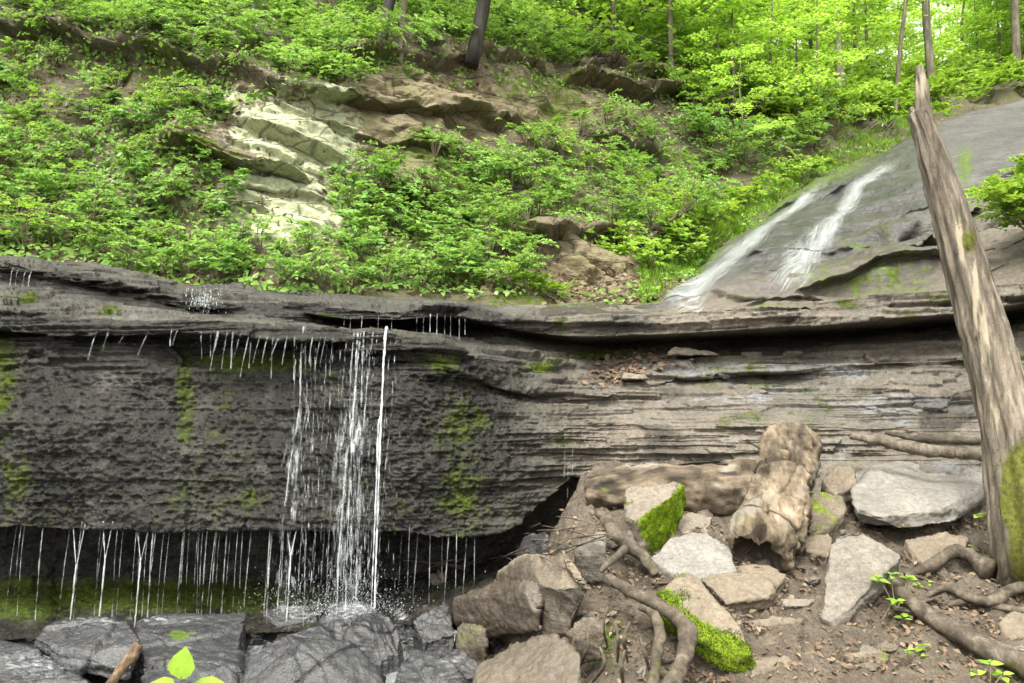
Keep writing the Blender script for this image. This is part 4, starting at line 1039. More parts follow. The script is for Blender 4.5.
# mossy earth hummock of the bank, hung with roots
for k, (x, y) in enumerate([(588, 650), (600, 665), (615, 640), (625, 668), (640, 655), (575, 655), (608, 625), (630, 640)]):
    stick('root_strand', 'thin dark root strand hanging from the eroded bank', 'root', g_path([(x, y - 18, .30), (x + rng.uniform(-6, 6), y, .24), (x + rng.uniform(-12, 12), y + 22, .10)]), [.006, .009, .005], M_ROOT, 20, 7, 20 + k, group='thin root strands on the bank', moss=.4)
# twigs in the drift pile
for k in range(26):
    x0, y0 = rng.uniform(430, 590), 0
    y0 = 560 + (x0 - 440) * -.20 + rng.uniform(-14, 16)
    a = rng.uniform(-.9, .5); l = rng.uniform(14, 42)
    pts = [on_ground(x0 - l * math.cos(a), y0 + l * math.sin(a) * -.6, .30 + rng.uniform(-.03, .05)), on_ground(x0, y0, .36 + rng.uniform(0, .05)), on_ground(x0 + l * math.cos(a + .2), y0 - l * math.sin(a + .2) * -.6, .33 + rng.uniform(0, .05))]
    stick('twig', 'thin grey twig in the drift pile at the overhang corner', 'twig', pts, [.002, .0045, .002], M_ROOT, 14, 6, 40 + k, group='twigs in the drift pile')
for k in range(22):
    x0, y0 = rng.uniform(640, 1000), rng.uniform(540, 680)
    a = rng.uniform(0, 3.1); l = rng.uniform(10, 28)
    pts = [on_ground(x0 - l * math.cos(a), y0 + .5 * l * math.sin(a), .03), on_ground(x0, y0, .045), on_ground(x0 + l * math.cos(a), y0 - .5 * l * math.sin(a), .03)]
    stick('twig', 'short thin twig lying on the dirt slope', 'twig', pts, [.003, .005, .003], M_ROOT, 10, 6, 80 + k, group='twigs on the dirt slope')

# ------------------------------------------------------------------ water
# creek between the rocks
wx = np.linspace(-5.5, 0.35, 260); wy = np.linspace(1.0, 6.2, 220)
WX, WY = np.meshgrid(wx, wy)
pw = np.stack([WX, WY, 0 * WX], -1)
WZ = np.interp(WY, [0, 3, 5, 6.2], [.0, .10, .21, .26]) + .012 * fbm(pw, 5, 3, 150) + .006 * fbm(pw, 16, 2, 151)
me = mesh_from('creek_water', np.stack([WX, WY, WZ], -1), grid_quads(*WX.shape), mats=[M_WATER])
tag(link('creek_water', me), kind='structure')

def ribbon(name, label, pts, widths, mat, na=160, nb=16, lift=.02, group=None):
    xs = np.array([p[0] for p in pts], float); ys = np.array([p[1] for p in pts], float)
    c, w = smooth_path(np.stack([xs, ys, 0 * xs], -1), widths, na)
    t = np.gradient(c, axis=0)[:, :2]; t /= np.linalg.norm(t, axis=1, keepdims=True)
    Vv = np.zeros((na, nb, 3)); cov = np.zeros((na, nb))
    tt = np.linspace(0, 1, na)
    for j in range(nb):
        s = (j / (nb - 1) - .5) * 2
        wob = .35 * n1(tt * 30, .25, 400 + int(xs[0]) + (1 if s > 0 else 0))
        X = c[:, 0] - t[:, 1] * s * w * (1 + wob) * .5
        Y = c[:, 1] + t[:, 0] * s * w * (1 + wob) * .5
        for i in range(na):
            p, n = on_sheet(X[i], Y[i], sx_, sy2, SL, SLn)
            Vv[i, j] = p + n * lift
            cov[i, j] = 1 - abs(s) ** 1.6
    Vv = gauss1(gauss1(Vv, 1.2, 0), 1.0, 1)
    acr = np.repeat(np.linspace(0, 1, nb)[None], na, 0) * np.linalg.norm(Vv[:, -1] - Vv[:, 0], axis=1)[:, None]
    alo = np.repeat(np.concatenate([[0], np.cumsum(np.linalg.norm(np.diff(Vv[:, nb // 2], axis=0), axis=1))])[:, None], nb, 1)
    o = thing_mesh(name, Vv.reshape(-1, 3), grid_quads(na, nb), None, [mat], label, 'waterfall', group, {'cover': cov.ravel() * np.repeat(.35 + .65 * sstep(0, .25, tt) * sstep(1.02, .85, tt), nb), 'across': acr, 'along': alo}, base=Vv[-1].mean(0))
    return o
ribbon('cascade', 'left white cascade sliding down the edge of the sloping rock', [(838, 172), (812, 190), (782, 215), (758, 238), (735, 258), (708, 280), (684, 297), (666, 308)], [9, 14, 20, 28, 38, 48, 56, 62], M_CASC)
ribbon('cascade', 'right white cascade sliding down the middle of the sloping rock', [(912, 148), (888, 165), (862, 183), (846, 200), (834, 222), (815, 250), (795, 272), (765, 293)], [14, 20, 24, 28, 36, 48, 58, 72], M_CASC)

def strand(pts, r, n=60, k=7, seed=0, wob=.45):
    return tube(pts, [r * q for q in np.interp(np.linspace(0, 1, len(pts)), [0, .5, 1], [1.1, 1.0, .8])], n, k, lambda T, A, B: 1 + wob * fbm(B * np.array([1, 1, .5]), 45, 2, seed) * 1.0)

def lip(x, row):                       # a point just off a lip of the ledge
    i = int(np.argmin(np.abs(lx - x)))
    j = int(np.sum(segs[:row]))
    return LP2[j, i] + np.array([0, -.03, 0])
# main fall
fall = empty('waterfall', on_ground(350, 612))
tag(fall, 'main thin waterfall dropping over the dark mossy wall onto the rocks', 'waterfall')
def covers(V, v): return {'cover': np.full(len(V), v)}
p0 = lip(388, 6) + np.array([0, -.06, .02])
jet = strand([p0 + [0, .10, -.012], p0 + [0, 0, -.015], p0 + [0, -.10, -.35], p0 + [-.005, -.15, -.9], p0 + [-.01, -.18, -1.5], p0 + [-.015, -.20, -1.95]], .0058, 200, 10, 500, 1.0)
thing_mesh('jet', *jet, [M_JET], attrs=covers(jet[0], .75), parent=fall)
jet = strand([p0 + [-.015, -.14, -.6], p0 + [-.02, -.18, -1.2], p0 + [-.035, -.20, -1.95]], .005, 90, 7, 501, .7)
thing_mesh('jet', *jet, [M_JET], attrs=covers(jet[0], .6), parent=fall)
for k, (x, r) in list(enumerate([(305, .012), (307, .008), (312, .006), (318, .005), (328, .005), (336, .006), (343, .006), (349, .008), (354, .010), (358, .013), (361, .011), (365, .010), (369, .008), (374, .007), (379, .006), (392, .005), (397, .005), (300, .005), (352, .006), (356, .007), (363, .006), (367, .006), (346, .005), (303, .006), (310, .005)]))[:18]:
    a = lip(x, 6)
    wy_ = LP2[int(np.sum(segs[:9])) + 20, int(np.argmin(np.abs(lx - x)))]
    hit = np.array([a[0] + rng.normal(0, .015), wy_[1] - .10, a[2] - rng.uniform(.40, .60)])
    dx = rng.normal(0, .045)
    b_ = np.array([hit[0] + dx * .6, hit[1] - .10, hit[2] - .4])
    c = np.array([hit[0] + dx, hit[1] - .17, hit[2] - .85])
    e = np.array([hit[0] + dx * 1.2, hit[1] - .20, .36])
    s = strand([a, a * .5 + hit * .5 + [0, -.02, .02], hit, b_, c, e], r * .42, 150, 6, 510 + k, 1.0)
    thing_mesh('strand', *s, [M_FALL], attrs=covers(s[0], .62 if r > .009 else .5), parent=fall)
# veils of broken water between the strands
M_VEIL = flow_water('veil_water', 0.53, 0.86, 46.0, 4.5)
for k, (xa, xb, cv0, dY, sh) in enumerate([(338, 384, .60, .05, 0), (295, 318, .56, .04, 3), (300, 402, .36, .10, 7), (344, 376, .58, .13, 11), (296, 398, .30, .16, 17)]):
    na, nb = 90, 40
    Vv = np.zeros((na, nb, 3)); cv = np.zeros((na, nb)); ac = np.zeros((na, nb)); al = np.zeros((na, nb))
    for j in range(nb):
        u = j / (nb - 1); x = xa + (xb - xa) * u
        a = lip(x, 6)
        for i in range(na):
            v = i / (na - 1)
            z = a[2] * (1 - v) + .34 * v
            jj = np.argmin(np.abs(LP2[int(np.sum(segs[:9])):int(np.sum(segs[:11])), int(np.argmin(np.abs(lx - x))), 2] - z)) + int(np.sum(segs[:9]))
            wallY = LP2[jj, int(np.argmin(np.abs(lx - x))), 1]
            Yv = min(a[1] - .02 - .10 * v, wallY - dY)
            spread = 1 + .25 * v
            Vv[i, j] = [a[0] + (u - .5) * (spread - 1) * .6 + .012 * math.sin(i * .23 + j), Yv, z]
            cv[i, j] = cv0 * (1 - abs(2 * u - 1) ** 3) * (.55 + .45 * min(1, v * 3)) * (1.0 if v < .97 else .5)
            ac[i, j] = u * (xb - xa) / 148 + sh; al[i, j] = v * 2
    Vv = gauss1(gauss1(Vv, 1.5, 0), 1.0, 1)
    thing_mesh('water_veil', Vv.reshape(-1, 3), grid_quads(na, nb), None, [M_VEIL], attrs={'cover': cv, 'across': ac, 'along': al}, parent=fall)
# spray that clings to the wall and flies off it
def droplets(P_, size, stretch):
    o8 = np.array([[1, 0, 0], [-1, 0, 0], [0, 1, 0], [0, -1, 0], [0, 0, 1], [0, 0, -1]], float)
    f8 = np.array([[0, 2, 4], [2, 1, 4], [1, 3, 4], [3, 0, 4], [2, 0, 5], [1, 2, 5], [3, 1, 5], [0, 3, 5]])
    sz = size * rng.uniform(.5, 1.5, len(P_)) ** 1.5
    st = stretch * rng.uniform(.5, 1.6, len(P_))
    Vv = P_[:, None] + o8[None] * np.stack([sz, sz, sz * st], -1)[:, None]
    Tt = (np.arange(len(P_)) * 6)[:, None, None] + f8[None]
    return Vv.reshape(-1, 3), None, Tt.reshape(-1, 3)
n = 800
xx = np.where(rng.random(n) < .55, rng.normal(360, 13, n), np.where(rng.random(n) < .6, rng.normal(307, 7, n), rng.uniform(298, 398, n)))
yy = 345 + 245 * rng.random(n) ** .75
Yd = np.interp(yy, [340, 410, 530, 600], [5.1, 5.12, 4.98, 4.9]) + rng.normal(0, .03, n)
s = droplets(P(xx, yy, Yd - .06), .0016, 11.0)
o = thing_mesh('spray', *s, [M_FALL], attrs=covers(s[0], .6), parent=fall); o['kind'] = 'stuff'
n = 2200
th = rng.uniform(0, np.pi, n); rr = np.abs(rng.normal(0, .16, n))
ctr = P(np.where(rng.random(n) < .5, 365, np.where(rng.random(n) < .5, 295, 330)), np.where(rng.random(n) < .5, 606, 612), 4.85)
pts = ctr + np.stack([rr * np.cos(th) * 1.3, rng.normal(0, .07, n), rr * np.sin(th) * .75 - .02], -1)
s = droplets(pts, .0014, 1.8)
o = thing_mesh('splash_drops', *s, [M_JET], attrs=covers(s[0], .6), parent=fall); o['kind'] = 'stuff'

def trickle(x, row, z1, r, seed, label, group, off=(0, 0, 0), lean=0.0, z0=0.0):
    a = lip(x, row) + np.array(off)
    a[2] += z0
    h = a[2] - z1
    s = strand([a, a + [lean * .3, -.02, -h * .33], a + [lean * .7, -.025, -h * .66], a + [lean, -.03, -h]], r, max(24, int(h * 90)), 6, seed, .75)
    return thing_mesh('water_trickle', *s, [M_FALL], label, 'trickle', group, covers(s[0], .5 + .2 * rng.random()))
# lower overhang
xs_low = np.sort(np.concatenate([rng.uniform(2, 288, 40), np.linspace(300, 345, 7) + rng.normal(0, 2, 7), np.linspace(400, 476, 9) + rng.normal(0, 2, 9)]))
for k, x in enumerate(xs_low):
    z1 = float(G(lip(x, 11)[0], 5.05)) + .12
    trickle(x, 11, z1, rng.choice([.0014, .0018, .0024, .0032]), 600 + k, 'thin water trickle falling from the bottom edge of the dark overhang', 'water trickles under the dark overhang', off=(0, .03 + rng.uniform(0, .12), .0), lean=rng.normal(-.01, .012), z0=.05)
for k, (x, lab) in enumerate([(76, 'leftmost forked trickle where two streams join under the overhang'), (108, 'middle forked trickle where two streams join under the overhang'), (143, 'rightmost of the forked trickles left of the waterfall, under the overhang'), (292, 'forked trickle just left of the waterfall foot')]):
    a, b_ = lip(x - 5, 11) + [0, .05, .05], lip(x + [9, 4, 7, 5][k], 11) + [0, .05, .05]
    zj = a[2] - rng.uniform(.2, .3)
    j = np.array([(a[0] + b_[0]) / 2, a[1] - .02, zj]); e = np.array([j[0] - .01, j[1] - .02, .30])
    s = join([strand([a, a * .5 + j * .5 + [-.005, 0, .03], j], .003, 26, 7, 700 + k), strand([b_, b_ * .5 + j * .5 + [.005, 0, .03], j], .003, 26, 7, 710 + k), strand([j + [0, 0, .02], j * .5 + e * .5, e], .005, 50, 8, 720 + k)])
    thing_mesh('water_trickle', *s, [M_JET], lab, 'trickle', None, covers(s[0], .6))
# upper lip
for k, x in enumerate([96, 108, 126, 150, 171, 178, 203, 213, 220, 228, 236, 242, 249, 253, 262, 269, 275, 282, 289, 297, 315, 322, 330, 338]):
    h = rng.uniform(.18, .36) if x > 190 else rng.uniform(.12, .24)
    trickle(x + rng.normal(0, 1), 7, lip(x, 7)[2] - h * .8, rng.choice([.0022, .003, .0042]), 800 + k, 'short water trickle dripping from the rock lip above the dark wall', 'water trickles from the lip above the wall', off=(0, .02, .02), lean=rng.normal(-.01, .015) - (.05 if x in (126, 150) else 0))
for k, x in enumerate([346, 352, 362, 378, 392, 418, 424, 431, 438, 446, 452, 459, 465]):
    trickle(x, 3, lip(x, 3)[2] - rng.uniform(.12, .22), rng.choice([.0022, .003]), 830 + k, 'short water trickle dripping into the dark slot at the top of the ledge', 'water trickles in the upper slot', off=(0, .02, .02))
for k, x in enumerate([14, 20, 26, 32]):
    trickle(x, 3, lip(x, 3)[2] - .15, .003, 850 + k, 'short water trickle on the top step at the far left', 'water trickles on the far left step', off=(0, 0, .02))
for k, (x, y) in enumerate([(565, 432), (573, 428), (568, 470)]):
    a = P(x, y, 5.32)
    s = strand([a, a + [-.005, -.02, -.15], a + [-.01, -.03, -.30]], .0035, 30, 6, 870 + k, .7)
    thing_mesh('water_trickle', *s, [M_FALL], 'short water trickle in the dark corner right of the mossy wall', 'trickle', 'water trickles in the dark corner', covers(s[0], .55))
# small white riffle on the top of the ledge
n = 420
s = droplets(np.stack([P(rng.normal(203, 9, n), rng.normal(303, 7, n), np.full(n, 5.95) + rng.normal(0, .05, n))], 0)[0], .0018, 5.0)
thing_mesh('water_riffle', *s, [M_JET], 'small white splash of water on the top steps of the ledge', 'splash', None, covers(s[0], .6), kind='stuff')

# ------------------------------------------------------------------ plants
def shrub_mesh(seed, h=.45, w=.35, stems=9, mat=M_LEAF, L=.056, per=13, twig=3):
    r = np.random.default_rng(seed)
    lp, ld, ln, st = [], [], [], []
    for s in range(stems):
        a = r.uniform(0, 2 * np.pi); rad_ = w * r.uniform(.25, 1.0); hh = h * r.uniform(.55, 1.1)
        tip = np.array([math.cos(a) * rad_, math.sin(a) * rad_, hh])
        mid = np.array([tip[0] * .35, tip[1] * .35, hh * .7])
        c, _ = smooth_path([np.zeros(3), mid, tip], [1, 1, 1], 10)
        st.append(tube([np.zeros(3), mid, tip], [.005, .004, .002], 5, 3, cap=False))
        for tw in range(twig):
            f = r.uniform(.45, 1.0)
            b0 = c[int(f * 9)]
            da = a + r.normal(0, .9)
            td = unit(np.array([math.cos(da), math.sin(da), r.uniform(-.1, .5)]))
            tl = r.uniform(.08, .2) * h / .45
            for q in range(per // 2):
                u = (q + .4) / (per // 2)
                for side in (-1, 1):
                    sd = np.array([-td[1], td[0], 0]) * side
                    lp.append(b0 + td * tl * u + r.normal(0, .006, 3) - [0, 0, .03 * u * u])
                    ld.append(td * .6 + sd * (1.1 - .6 * u) + r.normal(0, .25, 3))
                    ln.append(np.array([0, 0, 1.0]) + r.normal(0, .35, 3))
    lp, ld, ln = map(np.array, (lp, ld, ln))
    L_ = L * r.uniform(.6, 1.25, len(lp))
    return plant_mesh('leafy_shrub', st, lp, ld, ln, L_, L_ * .62, mat, rg=r)
SHR = [shrub_mesh(100 + k, h=[.40, .50, .34, .45, .55][k % 5], w=[.34, .38, .42, .28, .40][k % 5], stems=[9, 11, 10, 8, 12][k % 5]) for k in range(8)]
BUSH = [shrub_mesh(160 + k, h=.42, w=.5, stems=46, mat=M_LEAF2, L=.05, per=15, twig=6) for k in range(2)]
M_LEAF3 = leaf_material('broad_leaf', [(0.075, 0.17, 0.035), (0.12, 0.25, 0.05), (0.17, 0.32, 0.07), (0.26, 0.42, 0.09)], 0.42)
SHR += [shrub_mesh(180, .38, .36, 6, M_LEAF3, .095, 8, 3), shrub_mesh(181, .62, .30, 7, M_LEAF3, .080, 9, 4), shrub_mesh(182, .34, .48, 13, M_LEAF, .040, 19, 4), shrub_mesh(183, .55, .42, 6, M_LEAF2, .060, 10, 3), shrub_mesh(184, .30, .30, 9, M_LEAF, .045, 15, 3)]
SHR = [SHR[k] for k in (0, 8, 3, 10, 1, 9, 5, 12, 2, 11, 4, 8, 6, 10, 7)]
SHR2 = [shrub_mesh(130 + k, h=.42, w=.4, stems=9, mat=M_LEAF2, L=.075) for k in range(4)]
def inpoly(x, y, poly):
    c = False
    for i in range(len(poly)):
        (x1, y1), (x2, y2) = poly[i], poly[i - 1]
        if (y1 > y) != (y2 > y) and x < (x2 - x1) * (y - y1) / (y2 - y1) + x1: c = not c
    return c
def scatter(poly, n, mind, seed, avoid=None):
    r = np.random.default_rng(seed)
    xs_, ys_ = [p[0] for p in poly], [p[1] for p in poly]
    ptsl = []
    tries = 0
    while len(ptsl) < n and tries < n * 60:
        tries += 1
        x, y = r.uniform(min(xs_), max(xs_)), r.uniform(min(ys_), max(ys_))
        if not inpoly(x, y, poly): continue
        if avoid is not None and avoid(x, y) > r.random(): continue
        if any((x - a) ** 2 + ((y - b_) * 1.3) ** 2 < mind ** 2 for a, b_ in ptsl): continue
        ptsl.append((x, y))
    return ptsl
def bare(x, y):
    v = blobs([(280, 158, 78, 62, 1.2), (295, 228, 56, 30, 1.1), (325, 130, 30, 50, 1.1), (210, 165, 30, 16, .7), (225, 95, 35, 14, .8), (400, 118, 66, 50, 1.1), (475, 125, 66, 44, 1.1), (555, 122, 50, 32, .95), (390, 172, 56, 24, 1.0), (590, 270, 62, 16, 1.0), (40, 40, 40, 6, .6), (260, 84, 50, 8, .6)], np.array([float(x)]), np.array([float(y)]))[0]
    return float(np.clip(v * 1.5 - .25, 0, 1))
zones = [
 ('light green leafy shrub on the steep bank above the left end of the ledge', 'shrubs on the left bank', [(-140, 55), (60, 65), (120, 72), (190, 95), (240, 130), (250, 180), (235, 215), (265, 238), (335, 250), (345, 296), (180, 282), (100, 262), (-140, 250)], 126, 14, SHR, (.55, .95)),
 ('light green leafy shrub on the slope behind the middle of the ledge', 'shrubs behind the middle of the ledge', [(340, 185), (400, 170), (470, 165), (560, 135), (640, 128), (720, 150), (735, 190), (690, 235), (640, 235), (540, 240), (520, 296), (345, 296)], 120, 14, SHR, (.65, 1.05)),
 ('leafy shrub on the far dark bank left of the upper cascade', 'shrubs on the far bank', [(640, 90), (720, 85), (850, 100), (890, 125), (800, 160), (740, 175), (700, 140)], 34, 14, SHR, (1.0, 1.6)),
 ('bright yellow-green plant along the mossy edge of the upper cascade', 'bright plants along the cascade edge', [(610, 250), (700, 222), (760, 190), (820, 158), (840, 165), (780, 198), (735, 225), (690, 258), (650, 285), (620, 275)], 26, 11, SHR2, (.55, .95)),
]
def undergrowth(poly, n, md, meshes, s0, s1, mat, seed):
    Vs, Ts, vs, off = [], [], [], 0
    for k, (x, y) in enumerate(scatter(poly, n, md, seed, bare)):
        p, nn = on_hill(x, y)
        V, T, var = RAW[meshes[k % len(meshes)].name]
        a = rng.uniform(0, 6.28); s = rng.uniform(s0, s1)
        up = unit(np.array([0, 0, 1.0]) + nn * .7); e1 = unit(np.cross(up, [math.cos(a), math.sin(a), 0])); e2 = np.cross(up, e1)
        Vs.append(p + s * (V[:, :1] * e1 + V[:, 1:2] * e2 + V[:, 2:] * up)); Ts.append(T + off); vs.append(var); off += len(V)
    o = thing_mesh('undergrowth', np.concatenate(Vs), None, np.concatenate(Ts), [mat], attrs={'var': np.concatenate(vs)})
    o['kind'] = 'stuff'
undergrowth([(20, -60), (385, -60), (390, 58), (345, 96), (290, 93), (200, 68), (130, 55), (20, 40)], 300, 6, SHR, .45, .9, M_LEAF, 51)
undergrowth([(370, -40), (640, 10), (740, 70), (700, 84), (560, 72), (480, 64), (400, 60)], 140, 8, SHR, .8, 1.4, M_LEAF, 52)
undergrowth([(870, 60), (1120, 40), (1120, 90), (1020, 98), (905, 132), (860, 110)], 110, 8, SHR2, 1.0, 1.8, M_LEAF2, 53)
undergrowth([(640, 60), (860, 70), (890, 120), (800, 140), (690, 120)], 90, 9, SHR2, .8, 1.5, M_LEAF2, 54)
for lab, grp, poly, n, md, mats_, (s0, s1) in zones:
    for k, (x, y) in enumerate(scatter(poly, n, md, 7 + n, bare)):
        p, nn = on_hill(x, y)
        o = link('leafy_shrub', mats_[k % len(mats_)], tuple(p - np.array([0, 0, .03])))
        lean = unit(np.array([0, 0, 1.0]) + nn * .7)
        rq = Vector(lean).to_track_quat('Z', 'Y').to_euler()
        o.rotation_euler = rq
        o.rotation_euler.rotate_axis('Z', rng.uniform(0, 6.28))
        s = rng.uniform(s0, s1); o.scale = (s, s, s)
        tag(o, lab, 'shrub', grp)
# shrub by the dead trunk, on the rock slope
for k, (x, y, Yq, s, lab) in enumerate([(1032, 228, 5.9, 1.0, 'bright green bush right of the dead trunk on the rock slope'), (1062, 205, 6.1, 1.2, 'bright green bush cut off by the right edge of the picture')]):
    o = link('leafy_shrub', BUSH[k], tuple(P(x, y + 12, Yq))); o.scale = (s, s, s); tag(o, lab, 'shrub')
# sprigs hanging over the ledge
for k, (x, y) in enumerate([(515, 285), (540, 298), (500, 268), (528, 300), (556, 297), (485, 292)]):
    p, nn = on_hill(x, y)
    o = link('leafy_shrub', SHR2[k % 4], tuple(p)); s = rng.uniform(.45, .7); o.scale = (s, s, s); o.rotation_euler = (0, 0, k)
    tag(o, 'yellow-green sprig at the back of the ledge in the middle', 'shrub', 'yellow-green sprigs at the middle of the ledge')

# foreground seedlings
def seedling(label, foot, tips, L, seed, mat=M_LEAF2, n_leaf=4):
    r = np.random.default_rng(seed)
    base = np.asarray(foot)
    e = empty('seedling', tuple(base)); tag(e, label, 'plant')
    for tip in tips:
        tip = np.asarray(tip)
        mid = base * .4 + tip * .6 + r.normal(0, .012, 3)
        V, Q, T = tube([base, mid, tip], [.004, .003, .0018], 12, 6)
        thing_mesh('stem', V, Q, T, [M_STEM], parent=e)
        a0 = r.uniform(0, 6.28)
        for q in range(n_leaf):
            a = a0 + q * 2.4
            d = np.array([[math.cos(a), math.sin(a), r.uniform(-.1, .45)]])
            l = L * r.uniform(.7, 1.15)
            Vv, Tt, kk = leaf_cloud(np.array([tip + [0, 0, -.006 * q]]), d, np.array([[r.normal(0, .2), -.35, 1.0]]), l, l * .62, shape=11)
            thing_mesh('leaf', Vv, None, Tt, [mat], attrs={'var': np.full(len(Vv), r.random())}, parent=e)
for i, (lab, f, tips, L) in enumerate([
    ('leafy seedling sprouting at the head of the brown branch', (896, 612, 0), [(878, 578, .16), (892, 574, .18), (908, 577, .16), (897, 600, .1), (903, 616, .05)], .055),
    ('tall thin seedling with leaves on a bare stem left of the mossy trunk foot', (984, 560, 0), [(977, 514, .25), (986, 513, .25)], .05),
    ('small seedling in the dirt between the roots and the large slab', (968, 556, .02), [(966, 545, .08)], .035),
    ('seedling with narrow leaves near the bottom right of the dirt', (914, 672, 0), [(907, 650, .09), (920, 645, .10), (928, 656, .07)], .045),
    ('seedling at the very bottom right under the brown branch', (990, 690, 0), [(975, 672, .08), (990, 662, .10), (1003, 673, .07)], .055),
    ('leafy seedling at the right edge beside the trunk foot', (1018, 572, .02), [(1012, 556, .12), (1024, 548, .14), (1020, 566, .08)], .05),
    ('tiny sprig beside the head of the brown branch', (920, 590, .02), [(918, 583, .06), (928, 582, .06)], .03)]):
    seedling(lab, on_ground(*f), [on_ground(*t) for t in tips], L, 900 + i)
base = P(172, 740, 2.5)
seedling('broad-leaved seedling close to the camera at the bottom left edge', base, [P(170, 690, 2.52)], .08, 930, n_leaf=0)
e = [o for o in bpy.data.objects if o.get('label', '').startswith('broad-leaved')][0]
for k, (p, d, nn, L, Wd) in enumerate([(P(181, 680, 2.5), (0.02, .02, 1), (-.2, -1, .25), .098, .098), (P(176, 686, 2.5), (-1, -.1, .0), (0, -.3, 1), .12, .09), (P(190, 686, 2.52), (1, .1, -.02), (0, -.3, 1), .13, .09)]):
    Vv, Tt, kk = leaf_cloud(np.array([p]), np.array([d], float), np.array([nn], float), L, Wd, shape=11, fold=.08)
    thing_mesh('leaf', Vv, None, Tt, [M_LEAF2], attrs={'var': np.full(len(Vv), .8)}, parent=e)
V, Q, T = tube([P(172, 700, 2.5), P(178, 686, 2.5), P(182, 676, 2.5)], [.003, .003, .002], 10, 6)
thing_mesh('stem', V, Q, T, [M_STEM], parent=e)

# ground litter, grass
def scatter_leaves(name, ptsN, L, mat, flat=.5, asp=.55, lift=.008):
    p = np.array([q for q, _ in ptsN]); nn = np.array([n_ for _, n_ in ptsN])
    d = rng.normal(0, 1, (len(p), 3)); d -= nn * (d * nn).sum(1, keepdims=True) * .8
    L_ = L * rng.uniform(.5, 1.3, len(p))
    Vv, T, k = leaf_cloud(p + nn * lift, d, unit(nn + rng.normal(0, flat, p.shape)), L_, L_ * asp, fold=.25)
    o = thing_mesh(name, Vv, None, T, [mat], attrs={'var': np.repeat(rng.random(len(p)), k)})
    o['kind'] = 'stuff'
    return o
pts = []
for k in range(10000):
    x, y = rng.uniform(-60, 960), rng.uniform(-20, 300)
    if bare(x, y) > .6 and rng.random() < .85: continue
    pts.append(on_hill(x, y))
scatter_leaves('leaf_litter', pts, .075, M_LITTER)
pts = []
for k in range(700):
    x, y = rng.normal(600, 45), rng.normal(292, 10)
    pts.append(on_hill(x, max(y, 275)))
ib = int(np.sum(segs[:5]))
for k in range(260):
    x = rng.normal(630, 26); i = int(np.argmin(np.abs(lx - x))); j = ib + int(rng.uniform(8, 40))
    pts.append((LP2[j, i], np.array([0, -.5, .85])))
scatter_leaves('leaf_litter', pts, .07, M_LITTER)
pts = []
for k in range(4600):
    x, y = rng.uniform(440, 1060), rng.uniform(475, 690)
    p = on_ground(x, y)
    p[2] = G(p[0], p[1]) + .012
    pts.append((p, np.array([0, -.3, .95])))
scatter_leaves('leaf_litter', pts, .035, M_LITTER, lift=.006)
pts = []
for k in range(30000):
    x, y = rng.uniform(-60, 900), rng.uniform(-30, 300)
    if bare(x, y) > .5: continue
    p, nn = on_hill(x, y)
    if fbm(p[None], 1.1, 2, 222)[0] < -.35: continue
    pts.append((p, nn))
scatter_leaves('ground_cover', pts, .07, M_LEAF, flat=.6, asp=.6, lift=.05)
# grass and moss fringe beside the cascade
pts = []
for k in range(9000):
    t = rng.random(); x = 640 + 270 * t; y = np.interp(x, [640, 700, 760, 830, 905], [292, 258, 208, 164, 138]) + rng.normal(-4, 9)
    pts.append(on_hill(x, y))
p = np.array([a for a, _ in pts]); d = unit(np.array([b_ for _, b_ in pts]) * .6 + rng.normal(0, .4, p.shape) + [0, 0, .8])
L_ = .10 * rng.uniform(.4, 1.3, len(p))
Vv, T, k = leaf_cloud(p, d, rng.normal(0, 1, p.shape), L_, L_ * .18)
o = thing_mesh('grass', Vv, None, T, [M_GRASS], attrs={'var': np.repeat(rng.random(len(p)), k)}); o['kind'] = 'stuff'

